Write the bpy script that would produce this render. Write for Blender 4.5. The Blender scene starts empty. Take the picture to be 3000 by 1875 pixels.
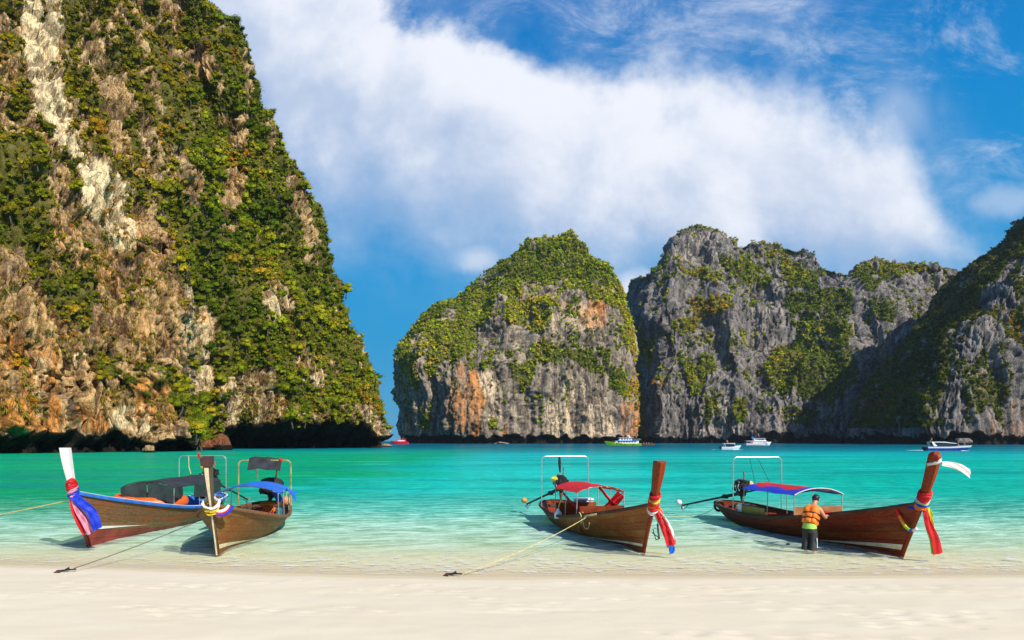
import bpy, math, random
import numpy as np
from mathutils import Vector, Matrix

random.seed(7)
RNG = np.random.default_rng(11)
R = math.radians
SC = bpy.context.scene
COL = SC.collection

# ------------------------------------------------------------------ camera
CAM_H = 3.0
FPX = 2000.0            # focal length in pixels of a 3000 px wide picture
HOR = 1291.0            # row of the sea horizon
cam_data = bpy.data.cameras.new('camera')
cam_data.lens = 24.0
cam_data.sensor_width = 36.0
cam_data.shift_y = (HOR - 937.5) / 3000.0
cam_data.clip_start = 0.1
cam_data.clip_end = 30000.0
cam = bpy.data.objects.new('camera', cam_data)
cam.location = (0, 0, CAM_H)
cam.rotation_euler = (R(90), 0, 0)
COL.objects.link(cam)
SC.camera = cam

# ------------------------------------------------------------------ sun, sky, exposure
SUN_DIR = Vector((0.52, -0.58, 0.63)).normalized()
sun_el = math.asin(SUN_DIR.z)
sun_az = math.atan2(SUN_DIR.x, SUN_DIR.y)
sun_data = bpy.data.lights.new('sun', 'SUN')
sun_data.energy = 5.0
sun_data.angle = R(0.5)
sun_data.color = (1.0, 0.94, 0.84)
sun = bpy.data.objects.new('sun', sun_data)
sun.rotation_euler = SUN_DIR.to_track_quat('Z', 'Y').to_euler()
sun.location = SUN_DIR * 400
COL.objects.link(sun)

SC.view_settings.view_transform = 'Standard'
SC.view_settings.look = 'None'
SC.view_settings.gamma = 1.0
SC.view_settings.exposure = 0.35
SC.view_settings.use_curve_mapping = False
SC.cycles.max_bounces = 6
SC.cycles.transparent_max_bounces = 16
SC.cycles.caustics_reflective = False
SC.cycles.caustics_refractive = False


class NT:
    """short hand for building node trees"""
    def __init__(self, tree):
        self.t = tree
        tree.nodes.clear()

    def n(self, kind, **kw):
        nd = self.t.nodes.new(kind)
        ins = kw.pop('ins', {})
        for k, v in kw.items():
            setattr(nd, k, v)
        for k, v in ins.items():
            self.put(nd.inputs[k], v)
        return nd

    def put(self, sock, v):
        if isinstance(v, bpy.types.NodeSocket):
            self.t.links.new(v, sock)
        elif isinstance(v, bpy.types.Node):
            self.t.links.new(v.outputs[0], sock)
        elif isinstance(v, (tuple, list)) and sock.type == 'RGBA' and len(v) == 3:
            sock.default_value = (*v, 1.0)
        else:
            sock.default_value = v

    def m(self, op, a, b=0.0, c=0.0, clamp=False):
        nd = self.n('ShaderNodeMath', operation=op, use_clamp=clamp)
        for i, v in enumerate((a, b, c)):
            self.put(nd.inputs[i], v)
        return nd.outputs[0]

    def mix(self, f, a, b, kind='MIX'):
        nd = self.n('ShaderNodeMix', data_type='RGBA', blend_type=kind)
        nd.clamp_factor = True
        self.put(nd.inputs['Factor'], f)
        self.put(nd.inputs['A'], a)
        self.put(nd.inputs['B'], b)
        return nd.outputs['Result']

    def sstep(self, v, a, b, lo=0.0, hi=1.0):
        nd = self.n('ShaderNodeMapRange', interpolation_type='SMOOTHSTEP')
        for i, x in enumerate((v, a, b, lo, hi)):
            self.put(nd.inputs[i], x)
        return nd.outputs[0]

    def noise(self, vec, scale, detail=4.0, rough=0.55, dist=0.0):
        nd = self.n('ShaderNodeTexNoise', ins={'Scale': scale, 'Detail': detail, 'Roughness': rough, 'Distortion': dist})
        if vec is not None:
            self.put(nd.inputs['Vector'], vec)
        return nd.outputs['Fac']

    def scale(self, vec, s):
        nd = self.n('ShaderNodeVectorMath', operation='MULTIPLY')
        self.put(nd.inputs[0], vec)
        nd.inputs[1].default_value = s
        return nd.outputs[0]

    def ramp(self, f, stops, interp='LINEAR'):
        nd = self.n('ShaderNodeValToRGB')
        cr = nd.color_ramp
        cr.interpolation = interp
        while len(cr.elements) < len(stops):
            cr.elements.new(0.5)
        for e, (p, c) in zip(cr.elements, stops):
            e.position = p
            e.color = (*c, 1.0) if len(c) == 3 else c
        self.put(nd.inputs[0], f)
        return nd.outputs[0]

    def curve(self, v, pts):
        nd = self.n('ShaderNodeFloatCurve')
        cm = nd.mapping
        c = cm.curves[0]
        while len(c.points) < len(pts):
            c.points.new(0.5, 0.5)
        for p, (x, y) in zip(c.points, pts):
            p.location = (x, y)
            p.handle_type = 'AUTO'
        cm.update()
        self.put(nd.inputs['Value'], v)
        return nd.outputs[0]


def pu(px):
    return (px - 1500.0) / FPX


def pw(py):
    return (HOR - py) / FPX


def build_world():
    w = bpy.data.worlds.new('World')
    SC.world = w
    w.use_nodes = True
    N = NT(w.node_tree)
    sky = N.n('ShaderNodeTexSky', sky_type='NISHITA', sun_disc=False)
    sky.sun_elevation = sun_el
    sky.sun_rotation = sun_az
    sky.air_density = 1.0
    sky.dust_density = 0.3
    sky.ozone_density = 2.5
    hs = N.n('ShaderNodeHueSaturation', ins={'Saturation': SKY_SAT, 'Value': SKY_VAL, 'Hue': SKY_HUE, 'Color': sky.outputs[0]})
    tc = N.n('ShaderNodeTexCoord')
    sp = N.n('ShaderNodeSeparateXYZ', ins={0: tc.outputs['Generated']})
    blue = N.ramp(N.m('ABSOLUTE', sp.outputs[2]), [(0.0, (0.50, 3.2, 5.6)), (0.10, (0.14, 3.0, 6.0)), (0.24, (0.03, 2.85, 6.4)), (0.40, (0.02, 2.35, 6.0)), (0.60, (0.02, 1.5, 5.0)), (1.0, (0.03, 0.9, 3.4))])
    skyc = N.mix(0.96, hs.outputs[0], blue)
    yy = N.m('MAXIMUM', N.m('ABSOLUTE', sp.outputs[1]), 0.22)
    u = N.m('DIVIDE', sp.outputs[0], yy)
    v = N.m('DIVIDE', sp.outputs[2], yy)
    cv = N.n('ShaderNodeCombineXYZ', ins={0: u, 1: v, 2: N.m('MULTIPLY', sp.outputs[1], 0.15)})
    n1 = N.noise(cv.outputs[0], 3.6, 10, 0.56, 0.2)
    sh = N.n('ShaderNodeVectorMath', operation='ADD')
    N.put(sh.inputs[0], cv.outputs[0])
    sh.inputs[1].default_value = (0.035, 0.045, 0.0)
    n1b = N.noise(sh.outputs[0], 3.6, 10, 0.56, 0.2)
    n2 = N.noise(cv.outputs[0], 2.1, 8, 0.58, 0.4)
    n3 = N.noise(cv.outputs[0], 12.0, 8, 0.62)
    un = N.m('MULTIPLY_ADD', u, 0.5, 0.5)           # u in -1..1 -> 0..1
    up = [(560, -260), (760, -160), (1000, -50), (1150, 10), (1270, 60), (1450, 115), (1700, 175), (1850, 215), (1980, 215),
          (2100, 205), (2300, 230), (2450, 270), (2600, 340), (2690, 450), (2760, 600), (2900, 760), (3300, 860)]
    lo = [(560, 120), (800, 430), (960, 600), (1150, 640), (1400, 668), (1600, 690), (1800, 740), (2100, 800), (2600, 820), (2800, 760), (3300, 900)]
    cu = N.curve(un, [(0.5 + pu(a) / 2, pw(b)) for a, b in up])
    cl = N.curve(un, [(0.5 + pu(a) / 2, pw(b)) for a, b in lo])
    du = N.m('ADD', N.m('SUBTRACT', cu, v), N.m('MULTIPLY', N.m('SUBTRACT', n1, 0.5), 0.30))
    du = N.m('ADD', du, N.m('MULTIPLY', N.m('SUBTRACT', n3, 0.5), 0.10))
    dl = N.m('ADD', N.m('SUBTRACT', v, cl), N.m('MULTIPLY', N.m('SUBTRACT', n2, 0.5), 0.34))
    dl = N.m('ADD', dl, N.m('MULTIPLY_ADD', N.m('SUBTRACT', n3, 0.5), 0.06, 0.035))
    dens = N.m('MULTIPLY', N.sstep(du, -0.03, N.sstep(u, -0.1, 0.6, 0.03, 0.12)), N.sstep(dl, -0.07, 0.17))
    veil = N.m('MULTIPLY', N.m('MULTIPLY', N.sstep(du, -0.26, 0.05), N.sstep(dl, -0.2, 0.2)), N.sstep(N.m('ADD', N.m('MULTIPLY', n1, 0.6), N.m('MULTIPLY', n3, 0.4)), 0.34, 0.72, 0.0, 0.34))
    relief = N.m('MULTIPLY', N.m('SUBTRACT', n1, n1b), 2.6)
    rim = N.sstep(du, 0.0, 0.22, 1.0, 0.0)
    low = N.sstep(dl, 0.02, 0.34)
    bright = N.m('ADD', N.m('ADD', N.m('MULTIPLY', n2, 1.25), -0.22), relief)
    bright = N.m('ADD', bright, N.m('MULTIPLY_ADD', rim, 0.35, N.m('MULTIPLY_ADD', low, 0.40, -0.22)))
    bright = N.m('ADD', bright, N.m('MULTIPLY', N.m('SUBTRACT', n3, 0.5), 0.35))
    bright = N.sstep(bright, 0.02, 1.0)
    ccol = N.mix(bright, tuple(c * 10 for c in CLOUD_DARK), tuple(c * 10 for c in CLOUD_LIGHT))
    thick = N.m('MULTIPLY', dens, N.sstep(n2, 0.25, 0.5, 0.80, 1.0))
    # veils of cirrus and a few small puffs
    cs = N.n('ShaderNodeMapping', ins={'Vector': cv.outputs[0], 'Rotation': (0, 0, R(24)), 'Scale': (2.6, 4.6, 1.0)})
    n4 = N.noise(cs.outputs[0], 2.2, 10, 0.70, 0.5)
    cir = N.m('MULTIPLY', N.sstep(n4, 0.46, 0.86), N.sstep(v, 0.22, 0.5))
    cir = N.m('MULTIPLY', cir, 0.75)

    def puff(px, py, rx, ry, amt):
        a = N.m('DIVIDE', N.m('SUBTRACT', u, pu(px)), rx / FPX)
        b = N.m('DIVIDE', N.m('SUBTRACT', v, pw(py)), ry / FPX)
        d = N.m('SQRT', N.m('ADD', N.m('MULTIPLY', a, a), N.m('MULTIPLY', b, b)))
        d = N.m('ADD', d, N.m('MULTIPLY', N.m('SUBTRACT', n3, 0.5), 1.7))
        return N.m('MULTIPLY', N.sstep(d, 1.0, 0.15), amt)
    puffs = N.m('MAXIMUM', puff(1400, 760, 110, 55, 0.6), puff(2975, 590, 170, 75, 0.36))
    puffs = N.m('MAXIMUM', puffs, puff(1850, 850, 110, 80, 0.85))
    puffs = N.m('MAXIMUM', puffs, puff(2640, 320, 110, 110, 0.22))
    col = N.mix(N.m('MAXIMUM', cir, puffs), skyc, tuple(c * 10 for c in CLOUD_LIGHT))
    col = N.mix(veil, col, tuple(c * 10 for c in CLOUD_LIGHT))
    col = N.mix(thick, col, ccol)
    bg = N.n('ShaderNodeBackground', ins={'Color': col, 'Strength': 0.084})
    out = N.n('ShaderNodeOutputWorld')
    N.t.links.new(bg.outputs[0], out.inputs[0])


SKY_SAT, SKY_VAL, SKY_HUE = 1.45, 1.0, 0.49
CLOUD_DARK = (0.44, 0.55, 0.75)
CLOUD_LIGHT = (0.83, 0.86, 0.94)
build_world()

# ------------------------------------------------------------------ noise in numpy


def _hash(i, j, k):
    h = (i * 73856093) ^ (j * 19349663) ^ (k * 83492791)
    h &= 0xFFFFFFFF
    h ^= h >> 13
    h = (h * 1274126177) & 0xFFFFFFFF
    h ^= h >> 16
    return (h & 0xFFFF) / 32767.5 - 1.0


def vnoise(P):
    I = np.floor(P).astype(np.int64)
    F = P - I
    U = F * F * F * (F * (F * 6 - 15) + 10)
    i, j, k = I[..., 0], I[..., 1], I[..., 2]
    u, v, w = U[..., 0], U[..., 1], U[..., 2]

    def lerp(a, b, t):
        return a + (b - a) * t
    c = {}
    for a in (0, 1):
        for b in (0, 1):
            for d in (0, 1):
                c[a, b, d] = _hash(i + a, j + b, k + d)
    x00 = lerp(c[0, 0, 0], c[1, 0, 0], u)
    x10 = lerp(c[0, 1, 0], c[1, 1, 0], u)
    x01 = lerp(c[0, 0, 1], c[1, 0, 1], u)
    x11 = lerp(c[0, 1, 1], c[1, 1, 1], u)
    return lerp(lerp(x00, x10, v), lerp(x01, x11, v), w)


def fbm(P, s, octv=3, seed=0.0):
    s = np.asarray(s, dtype=float)
    r = np.zeros(P.shape[:-1])
    a = 1.0
    tot = 0.0
    for o in range(octv):
        r += a * vnoise(P / s * (2 ** o) + seed + 17.3 * o)
        tot += a
        a *= 0.5
    return r / tot * 1.6


def ridged(P, s, octv=2, seed=0.0):
    r = np.zeros(P.shape[:-1])
    a = 1.0
    tot = 0.0
    s = np.asarray(s, dtype=float)
    for o in range(octv):
        r += a * (1 - 2 * np.abs(vnoise(P / s * (2 ** o) + seed + 9.7 * o)))
        tot += a
        a *= 0.5
    return r / tot


def cells(P, s, seed=0, tilt=False):
    """voronoi blocks: a value per block, the closeness to a joint, and a facet slope of its own"""
    Q = P / np.asarray(s, dtype=float)
    I = np.floor(Q).astype(np.int64)
    f1 = np.full(Q.shape[:-1], 9.0)
    f2 = np.full(Q.shape[:-1], 9.0)
    idv = np.zeros(Q.shape[:-1])
    sl = np.zeros(Q.shape[:-1])
    for a in (-1, 0, 1):
        for b in (-1, 0, 1):
            for c in (-1, 0, 1):
                i, j, k = I[..., 0] + a, I[..., 1] + b, I[..., 2] + c
                h = _hash(i + seed, j, k)
                h2 = _hash(i, j + seed + 57, k)
                h3 = _hash(i, j, k + seed + 91)
                dx = i + 0.5 + 0.42 * h - Q[..., 0]
                dy = j + 0.5 + 0.42 * h2 - Q[..., 1]
                dz = k + 0.5 + 0.42 * h3 - Q[..., 2]
                d = np.sqrt(dx * dx + dy * dy + dz * dz)
                n = d < f1
                f2 = np.where(n, f1, np.minimum(f2, d))
                idv = np.where(n, h, idv)
                if tilt:
                    sl = np.where(n, h2 * dx + h3 * dy + 0.55 * h * dz, sl)
                f1 = np.where(n, d, f1)
    if tilt:
        return idv, f2 - f1, sl
    return idv, f2 - f1


def sm(x, a, b):
    t = np.clip((x - a) / (b - a), 0, 1)
    return t * t * (3 - 2 * t)

# ------------------------------------------------------------------ object helpers


def tag(o, label=None, cat=None, group=None, kind=None):
    if label:
        o['label'] = label
    if cat:
        o['category'] = cat
    if group:
        o['group'] = group
    if kind:
        o['kind'] = kind
    return o


def empty(name, loc=(0, 0, 0), rz=0.0, label=None, cat=None, group=None):
    o = bpy.data.objects.new(name, None)
    o.empty_display_size = 0.3
    COL.objects.link(o)
    o.location = loc
    o.rotation_euler = (0, 0, rz)
    return tag(o, label, cat, group)


def copy_tree(o, parent=None):
    c = o.copy()
    COL.objects.link(c)
    if parent is not None:
        c.parent = parent
    for ch in list(o.children):
        copy_tree(ch, c)
    return c


def mesh_np(name, V, F, mat, parent=None, smooth=False, attrs=None, loc=None):
    """F is (n,3) or (n,4) int array"""
    V = np.asarray(V, dtype=np.float32).reshape(-1, 3)
    F = np.asarray(F, dtype=np.int32)
    k = F.shape[1]
    me = bpy.data.meshes.new(name)
    me.vertices.add(len(V))
    me.vertices.foreach_set('co', V.ravel())
    me.loops.add(F.size)
    me.loops.foreach_set('vertex_index', F.ravel())
    me.polygons.add(len(F))
    me.polygons.foreach_set('loop_start', np.arange(0, F.size, k, dtype=np.int32))
    me.polygons.foreach_set('loop_total', np.full(len(F), k, dtype=np.int32))
    if smooth:
        me.polygons.foreach_set('use_smooth', np.ones(len(F), dtype=bool))
    for an, (ty, arr) in (attrs or {}).items():
        a = me.attributes.new(an, ty, 'POINT')
        if ty == 'FLOAT':
            a.data.foreach_set('value', np.asarray(arr, dtype=np.float32).ravel())
        else:
            a.data.foreach_set('color', np.asarray(arr, dtype=np.float32).ravel())
    me.update(calc_edges=True)
    me.materials.append(mat)
    o = bpy.data.objects.new(name, me)
    COL.objects.link(o)
    if parent is not None:
        o.parent = parent
    if loc is not None:
        o.location = loc
    return o


def grid_faces(n, m, off=0):
    i = np.arange(n - 1)[:, None] * m + np.arange(m - 1)[None, :] + off
    return np.stack([i, i + 1, i + m + 1, i + m], -1).reshape(-1, 4)


class MB:
    """collects simple shapes into one mesh"""
    def __init__(self):
        self.v = []
        self.f = []
        self.mi = []
        self.cur = 0

    def mat(self, i):
        self.cur = i
        return self

    def add(self, vs, fs):
        b = len(self.v)
        self.v.extend([tuple(map(float, p)) for p in vs])
        for f in fs:
            self.f.append(tuple(int(i) + b for i in f))
            self.mi.append(self.cur)
        return self

    def box(self, c, s, rz=0.0, M=None):
        x, y, z = (d / 2 for d in s)
        P = [(-x, -y, -z), (x, -y, -z), (x, y, -z), (-x, y, -z), (-x, -y, z), (x, -y, z), (x, y, z), (-x, y, z)]
        Q = M if M is not None else Matrix.Rotation(rz, 3, 'Z')
        P = [tuple(Q @ Vector(p) + Vector(c)) for p in P]
        return self.add(P, [(0, 3, 2, 1), (4, 5, 6, 7), (0, 1, 5, 4), (1, 2, 6, 5), (2, 3, 7, 6), (3, 0, 4, 7)])

    def rbox(self, c, s, b=0.02, rz=0.0):
        """box with chamfered edges"""
        x, y, z = (d / 2 for d in s)
        b = min(b, x * .9, y * .9, z * .9)
        rings = []
        for zz, ins in ((-z, b), (-z + b, 0), (z - b, 0), (z, b)):
            xx, yy = x - ins, y - ins
            k = b
            rings.append([(-xx + k, -yy, zz), (xx - k, -yy, zz), (xx, -yy + k, zz), (xx, yy - k, zz),
                          (xx - k, yy, zz), (-xx + k, yy, zz), (-xx, yy - k, zz), (-xx, -yy + k, zz)])
        Q = Matrix.Rotation(rz, 3, 'Z')
        P = [tuple(Q @ Vector(p) + Vector(c)) for r in rings for p in r]
        F = [tuple(range(7, -1, -1)), tuple(range(24, 32))]
        for r in range(3):
            for i in range(8):
                j = (i + 1) % 8
                F.append((r * 8 + i, r * 8 + j, r * 8 + 8 + j, r * 8 + 8 + i))
        return self.add(P, F)

    def tube(self, pts, r, n=8, cap=True, flat=1.0):
        pts = [Vector(p) for p in pts]
        rs = r if isinstance(r, (list, tuple)) else [r] * len(pts)
        b = len(self.v)
        up = None
        V = []
        for i, p in enumerate(pts):
            t = (pts[min(i + 1, len(pts) - 1)] - pts[max(i - 1, 0)])
            t = t.normalized() if t.length > 1e-9 else Vector((0, 0, 1))
            if up is None:
                up = Vector((0, 0, 1)) if abs(t.z) < 0.9 else Vector((1, 0, 0))
            s = t.cross(up)
            s = s.normalized() if s.length > 1e-6 else Vector((1, 0, 0))
            up = s.cross(t).normalized()
            for k in range(n):
                a = 2 * math.pi * k / n
                V.append(p + s * (math.cos(a) * rs[i]) + up * (math.sin(a) * rs[i] * flat))
        F = []
        for i in range(len(pts) - 1):
            for k in range(n):
                j = (k + 1) % n
                F.append((i * n + k, i * n + j, i * n + n + j, i * n + n + k))
        if cap:
            F.append(tuple(range(n - 1, -1, -1)))
            e = (len(pts) - 1) * n
            F.append(tuple(range(e, e + n)))
        return self.add(V, F)

    def loft(self, rings, cap=True):
        n = len(rings[0])
        V = [p for r in rings for p in r]
        F = []
        for i in range(len(rings) - 1):
            for k in range(n):
                j = (k + 1) % n
                F.append((i * n + k, i * n + j, i * n + n + j, i * n + n + k))
        if cap:
            F.append(tuple(range(n - 1, -1, -1)))
            e = (len(rings) - 1) * n
            F.append(tuple(range(e, e + n)))
        return self.add(V, F)

    def ball(self, c, r, n=10, m=7, sc=(1, 1, 1)):
        rings = []
        for i in range(m + 1):
            t = math.pi * (0.02 + 0.96 * i / m)
            rings.append([(c[0] + r * sc[0] * math.sin(t) * math.cos(2 * math.pi * k / n),
                           c[1] + r * sc[1] * math.sin(t) * math.sin(2 * math.pi * k / n),
                           c[2] - r * sc[2] * math.cos(t)) for k in range(n)])
        return self.loft(rings)

    def sheet(self, G, th):
        """a thick shell from a grid of points"""
        G = np.asarray(G, dtype=float)
        n, m = G.shape[:2]
        du = np.gradient(G, axis=0)
        dv = np.gradient(G, axis=1)
        N = np.cross(du, dv)
        L = np.linalg.norm(N, axis=-1, keepdims=True)
        N = N / np.maximum(L, 1e-9)
        A = (G + N * th / 2).reshape(-1, 3)
        B = (G - N * th / 2).reshape(-1, 3)
        F1 = grid_faces(n, m)
        F2 = grid_faces(n, m, n * m)[:, ::-1]
        F = [tuple(f) for f in F1] + [tuple(f) for f in F2]
        q = n * m
        for i in range(n - 1):
            F.append((i * m, (i + 1) * m, (i + 1) * m + q, i * m + q))
            a = i * m + m - 1
            F.append((a + m, a, a + q, a + m + q))
        for j in range(m - 1):
            F.append((j + 1, j, j + q, j + 1 + q))
            a = (n - 1) * m + j
            F.append((a, a + 1, a + 1 + q, a + q))
        return self.add(np.concatenate([A, B]), F)

    def build(self, name, mats, parent=None, smooth=True, loc=None, angle=35, label=None):
        me = bpy.data.meshes.new(name)
        me.from_pydata(self.v, [], self.f)
        mats = mats if isinstance(mats, (list, tuple)) else [mats]
        for mt in mats:
            me.materials.append(mt)
        if len(mats) > 1:
            me.polygons.foreach_set('material_index', self.mi)
        if smooth:
            me.polygons.foreach_set('use_smooth', [True] * len(me.polygons))
            me.set_sharp_from_angle(angle=R(angle))
        me.update()
        o = bpy.data.objects.new(name, me)
        COL.objects.link(o)
        if parent is not None:
            o.parent = parent
        if loc is not None:
            o.location = loc
        if label:
            o['label'] = label
        return o

# ------------------------------------------------------------------ materials


def mat_new(name):
    m = bpy.data.materials.new(name)
    m.use_nodes = True
    return m, NT(m.node_tree)


def finish(N, surf):
    out = N.n('ShaderNodeOutputMaterial')
    N.t.links.new(surf, out.inputs[0])


def plain(name, col, rough=0.6, metal=0.0, var=0.25, scale=6.0, bump=0.15, bscale=40.0, spec=0.5, transl=0.0):
    """a simple material with uneven colour, wear and fine relief"""
    m, N = mat_new(name)
    tc = N.n('ShaderNodeTexCoord')
    n1 = N.noise(tc.outputs['Object'], scale, 5, 0.6)
    n2 = N.noise(tc.outputs['Object'], bscale, 3)
    dark = tuple(c * (1 - var) for c in col)
    lite = tuple(min(1, c * (1 + var * 0.6) + 0.01 * var) for c in col)
    c = N.mix(N.sstep(n1, 0.3, 0.7), dark, lite)
    p = N.n('ShaderNodeBsdfPrincipled', ins={'Base Color': c, 'Metallic': metal, 'Specular IOR Level': spec,
            'Roughness': N.m('MULTIPLY_ADD', n1, 0.25, rough - 0.12, clamp=True)})
    if bump:
        b = N.n('ShaderNodeBump', ins={'Strength': bump, 'Distance': 0.01, 'Height': n2})
        N.t.links.new(b.outputs[0], p.inputs['Normal'])
    s = p.outputs[0]
    if transl:
        tr = N.n('ShaderNodeBsdfTranslucent', ins={'Color': c})
        mx = N.n('ShaderNodeMixShader', ins={0: transl})
        N.t.links.new(s, mx.inputs[1])
        N.t.links.new(tr.outputs[0], mx.inputs[2])
        s = mx.outputs[0]
    finish(N, s)
    return m


def wood(name, c1, c2, c3, rough=0.45, grey=0.0):
    """weathered planks: grain along x, patches of worn varnish"""
    m, N = mat_new(name)
    tc = N.n('ShaderNodeTexCoord')
    oi = N.n('ShaderNodeObjectInfo')
    off = N.n('ShaderNodeVectorMath', operation='ADD')
    N.put(off.inputs[0], tc.outputs['Object'])
    cx = N.n('ShaderNodeCombineXYZ', ins={0: N.m('MULTIPLY', oi.outputs['Random'], 13.0), 1: 0.0, 2: 0.0})
    N.t.links.new(cx.outputs[0], off.inputs[1])
    v = off.outputs[0]
    g = N.noise(N.scale(v, (1.2, 14, 14)), 2.2, 7, 0.65, 0.4)
    big = N.noise(N.scale(v, (0.8, 1.5, 1.8)), 1.1, 5, 0.6, 0.6)
    tone = N.m('ADD', g, N.m('MULTIPLY', N.m('SUBTRACT', oi.outputs['Random'], 0.5), 0.12))
    c = N.mix(N.sstep(tone, 0.3, 0.7), c1, c2)
    c = N.mix(N.m('MULTIPLY', N.sstep(big, 0.47, 0.68), 0.75), c, c3)
    spots = N.noise(N.scale(v, (2, 6, 6)), 3.0, 6, 0.7)
    c = N.mix(N.m('MULTIPLY', N.sstep(spots, 0.6, 0.74), 0.55), c, tuple(x * 0.35 for x in c1))
    p = N.n('ShaderNodeBsdfPrincipled', ins={'Base Color': c, 'Roughness': N.m('MULTIPLY_ADD', big, 0.4, rough - 0.1, clamp=True), 'Specular IOR Level': 0.22})
    b = N.n('ShaderNodeBump', ins={'Strength': 0.35, 'Distance': 0.006, 'Height': g})
    N.t.links.new(b.outputs[0], p.inputs['Normal'])
    finish(N, p.outputs[0])
    return m


def rock_mat(name, dark, mid, light, orange, streak=0.12, sc=1.0, grey=0.35, joint=0.45, fw=0.38):
    m, N = mat_new(name)
    geo = N.n('ShaderNodeNewGeometry')
    P = geo.outputs['Position']
    st = N.noise(N.scale(P, (1 * sc, 1 * sc, streak * sc)), 0.55, 8, 0.68, 0.5)
    pat = N.noise(P, 0.09 * sc, 6, 0.6, 0.3)
    fine = N.noise(P, 1.1 * sc, 8, 0.72)
    lay = N.noise(N.scale(P, (0.12 * sc, 0.12 * sc, 1.6 * sc)), 0.8, 5, 0.65)
    a_st = N.n('ShaderNodeAttribute', attribute_name='stain').outputs['Fac']
    a_lt = N.n('ShaderNodeAttribute', attribute_name='pale').outputs['Fac']
    a_vg = N.n('ShaderNodeAttribute', attribute_name='green').outputs['Fac']
    a_cr = N.n('ShaderNodeAttribute', attribute_name='crack').outputs['Fac']
    a_tn = N.n('ShaderNodeAttribute', attribute_name='tone').outputs['Fac']
    t = N.m('ADD', N.m('MULTIPLY', st, 1.0 - fw), N.m('MULTIPLY', fine, fw))
    st2 = N.noise(N.scale(P, (1 * sc, 1 * sc, 2.5 * streak * sc)), 1.7, 6, 0.7, 0.3)
    t = N.m('ADD', N.m('MULTIPLY', t, 1.0 - fw), N.m('MULTIPLY', st2, fw))
    t = N.m('ADD', t, N.m('MULTIPLY', a_tn, 0.09))
    c = N.mix(N.sstep(t, 0.39, 0.58), dark, mid)
    # grey weathered skin in patches, and a net of narrow joints
    gp = N.noise(N.scale(P, (1, 1, 0.45)), 0.16 * sc, 6, 0.65, 0.5)
    gm = tuple(0.62 * (m_ * 0.33 + (mid[0] + mid[1] + mid[2]) / 3 * 0.67) for m_ in mid)
    c = N.mix(N.m('MULTIPLY', N.sstep(gp, 0.46, 0.62), grey), c, N.mix(st2, tuple(x * 0.4 for x in gm), gm))
    wp = N.n('ShaderNodeVectorMath', operation='ADD')
    N.put(wp.inputs[0], N.scale(P, (1, 1, 0.33)))
    wn_ = N.n('ShaderNodeTexNoise', ins={'Vector': P, 'Scale': 0.5 * sc, 'Detail': 4.0})
    N.put(wp.inputs[1], N.scale(wn_.outputs['Color'], (2.2 / sc, 2.2 / sc, 1.2 / sc)))
    vo = N.n('ShaderNodeTexVoronoi', feature='DISTANCE_TO_EDGE', ins={'Vector': wp.outputs[0], 'Scale': 0.62 * sc})
    vo2 = N.n('ShaderNodeTexVoronoi', feature='DISTANCE_TO_EDGE', ins={'Vector': wp.outputs[0], 'Scale': 1.5 * sc})
    jn = N.m('MAXIMUM', N.sstep(vo.outputs['Distance'], 0.09, 0.015), N.m('MULTIPLY', N.sstep(vo2.outputs['Distance'], 0.09, 0.01), 0.7))
    pl = N.m('ADD', N.m('MULTIPLY', N.m('SUBTRACT', st, 0.5), 1.6), N.m('ADD', N.m('MULTIPLY', a_lt, 0.95), N.m('MULTIPLY', N.m('SUBTRACT', pat, 0.5), 1.1)))
    pl = N.m('ADD', pl, N.m('MULTIPLY', N.m('SUBTRACT', st2, 0.5), 1.2))
    c = N.mix(N.m('MULTIPLY', N.sstep(pl, 0.22, 0.75), 0.95), c, light)
    og = N.m('ADD', N.m('MULTIPLY', a_st, 1.1), N.m('ADD', N.m('MULTIPLY', N.m('SUBTRACT', st, 0.5), 1.9), N.m('MULTIPLY', N.m('SUBTRACT', pat, 0.5), 1.3)))
    og = N.m('ADD', og, N.m('MULTIPLY', N.m('SUBTRACT', st2, 0.5), 1.6))
    c = N.mix(N.m('MULTIPLY', N.sstep(og, 0.42, 0.95), 0.85), c, N.mix(st2, tuple(x * 0.55 for x in orange), tuple(min(1, x * 1.25) for x in orange)))
    c = N.mix(N.m('MULTIPLY', jn, joint), c, tuple(x * 0.5 for x in dark))
    c = N.mix(N.m('MULTIPLY', N.sstep(lay, 0.58, 0.72), 0.45), c, tuple(x * 0.45 for x in dark))
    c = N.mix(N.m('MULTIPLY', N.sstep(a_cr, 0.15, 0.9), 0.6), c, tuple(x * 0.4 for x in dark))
    a_td = N.n('ShaderNodeAttribute', attribute_name='tide_shade').outputs['Fac']  # near-black tidal band, with the shade of undercut and cave painted in
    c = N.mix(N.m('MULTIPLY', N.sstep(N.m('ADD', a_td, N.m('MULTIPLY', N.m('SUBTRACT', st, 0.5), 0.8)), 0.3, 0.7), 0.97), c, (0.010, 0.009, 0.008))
    mossn = N.m('ADD', N.m('MULTIPLY', a_vg, 0.9), N.m('MULTIPLY', N.m('SUBTRACT', fine, 0.5), 1.2))
    moss = N.mix(fine, (0.050, 0.060, 0.010), (0.16, 0.145, 0.022))
    c = N.mix(N.m('MULTIPLY', N.sstep(mossn, 0.35, 0.75), 0.9), c, moss)
    p = N.n('ShaderNodeBsdfPrincipled', ins={'Base Color': c, 'Roughness': 0.9, 'Specular IOR Level': 0.15})
    h = N.m('ADD', N.m('SUBTRACT', N.m('MULTIPLY', st, 1.3), N.m('MULTIPLY', jn, 0.6)), N.m('ADD', N.m('ADD', fine, st2), N.m('MULTIPLY', lay, 0.5)))
    b = N.n('ShaderNodeBump', ins={'Strength': 0.6, 'Distance': 1.0 / sc, 'Height': h})
    N.t.links.new(b.outputs[0], p.inputs['Normal'])
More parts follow.
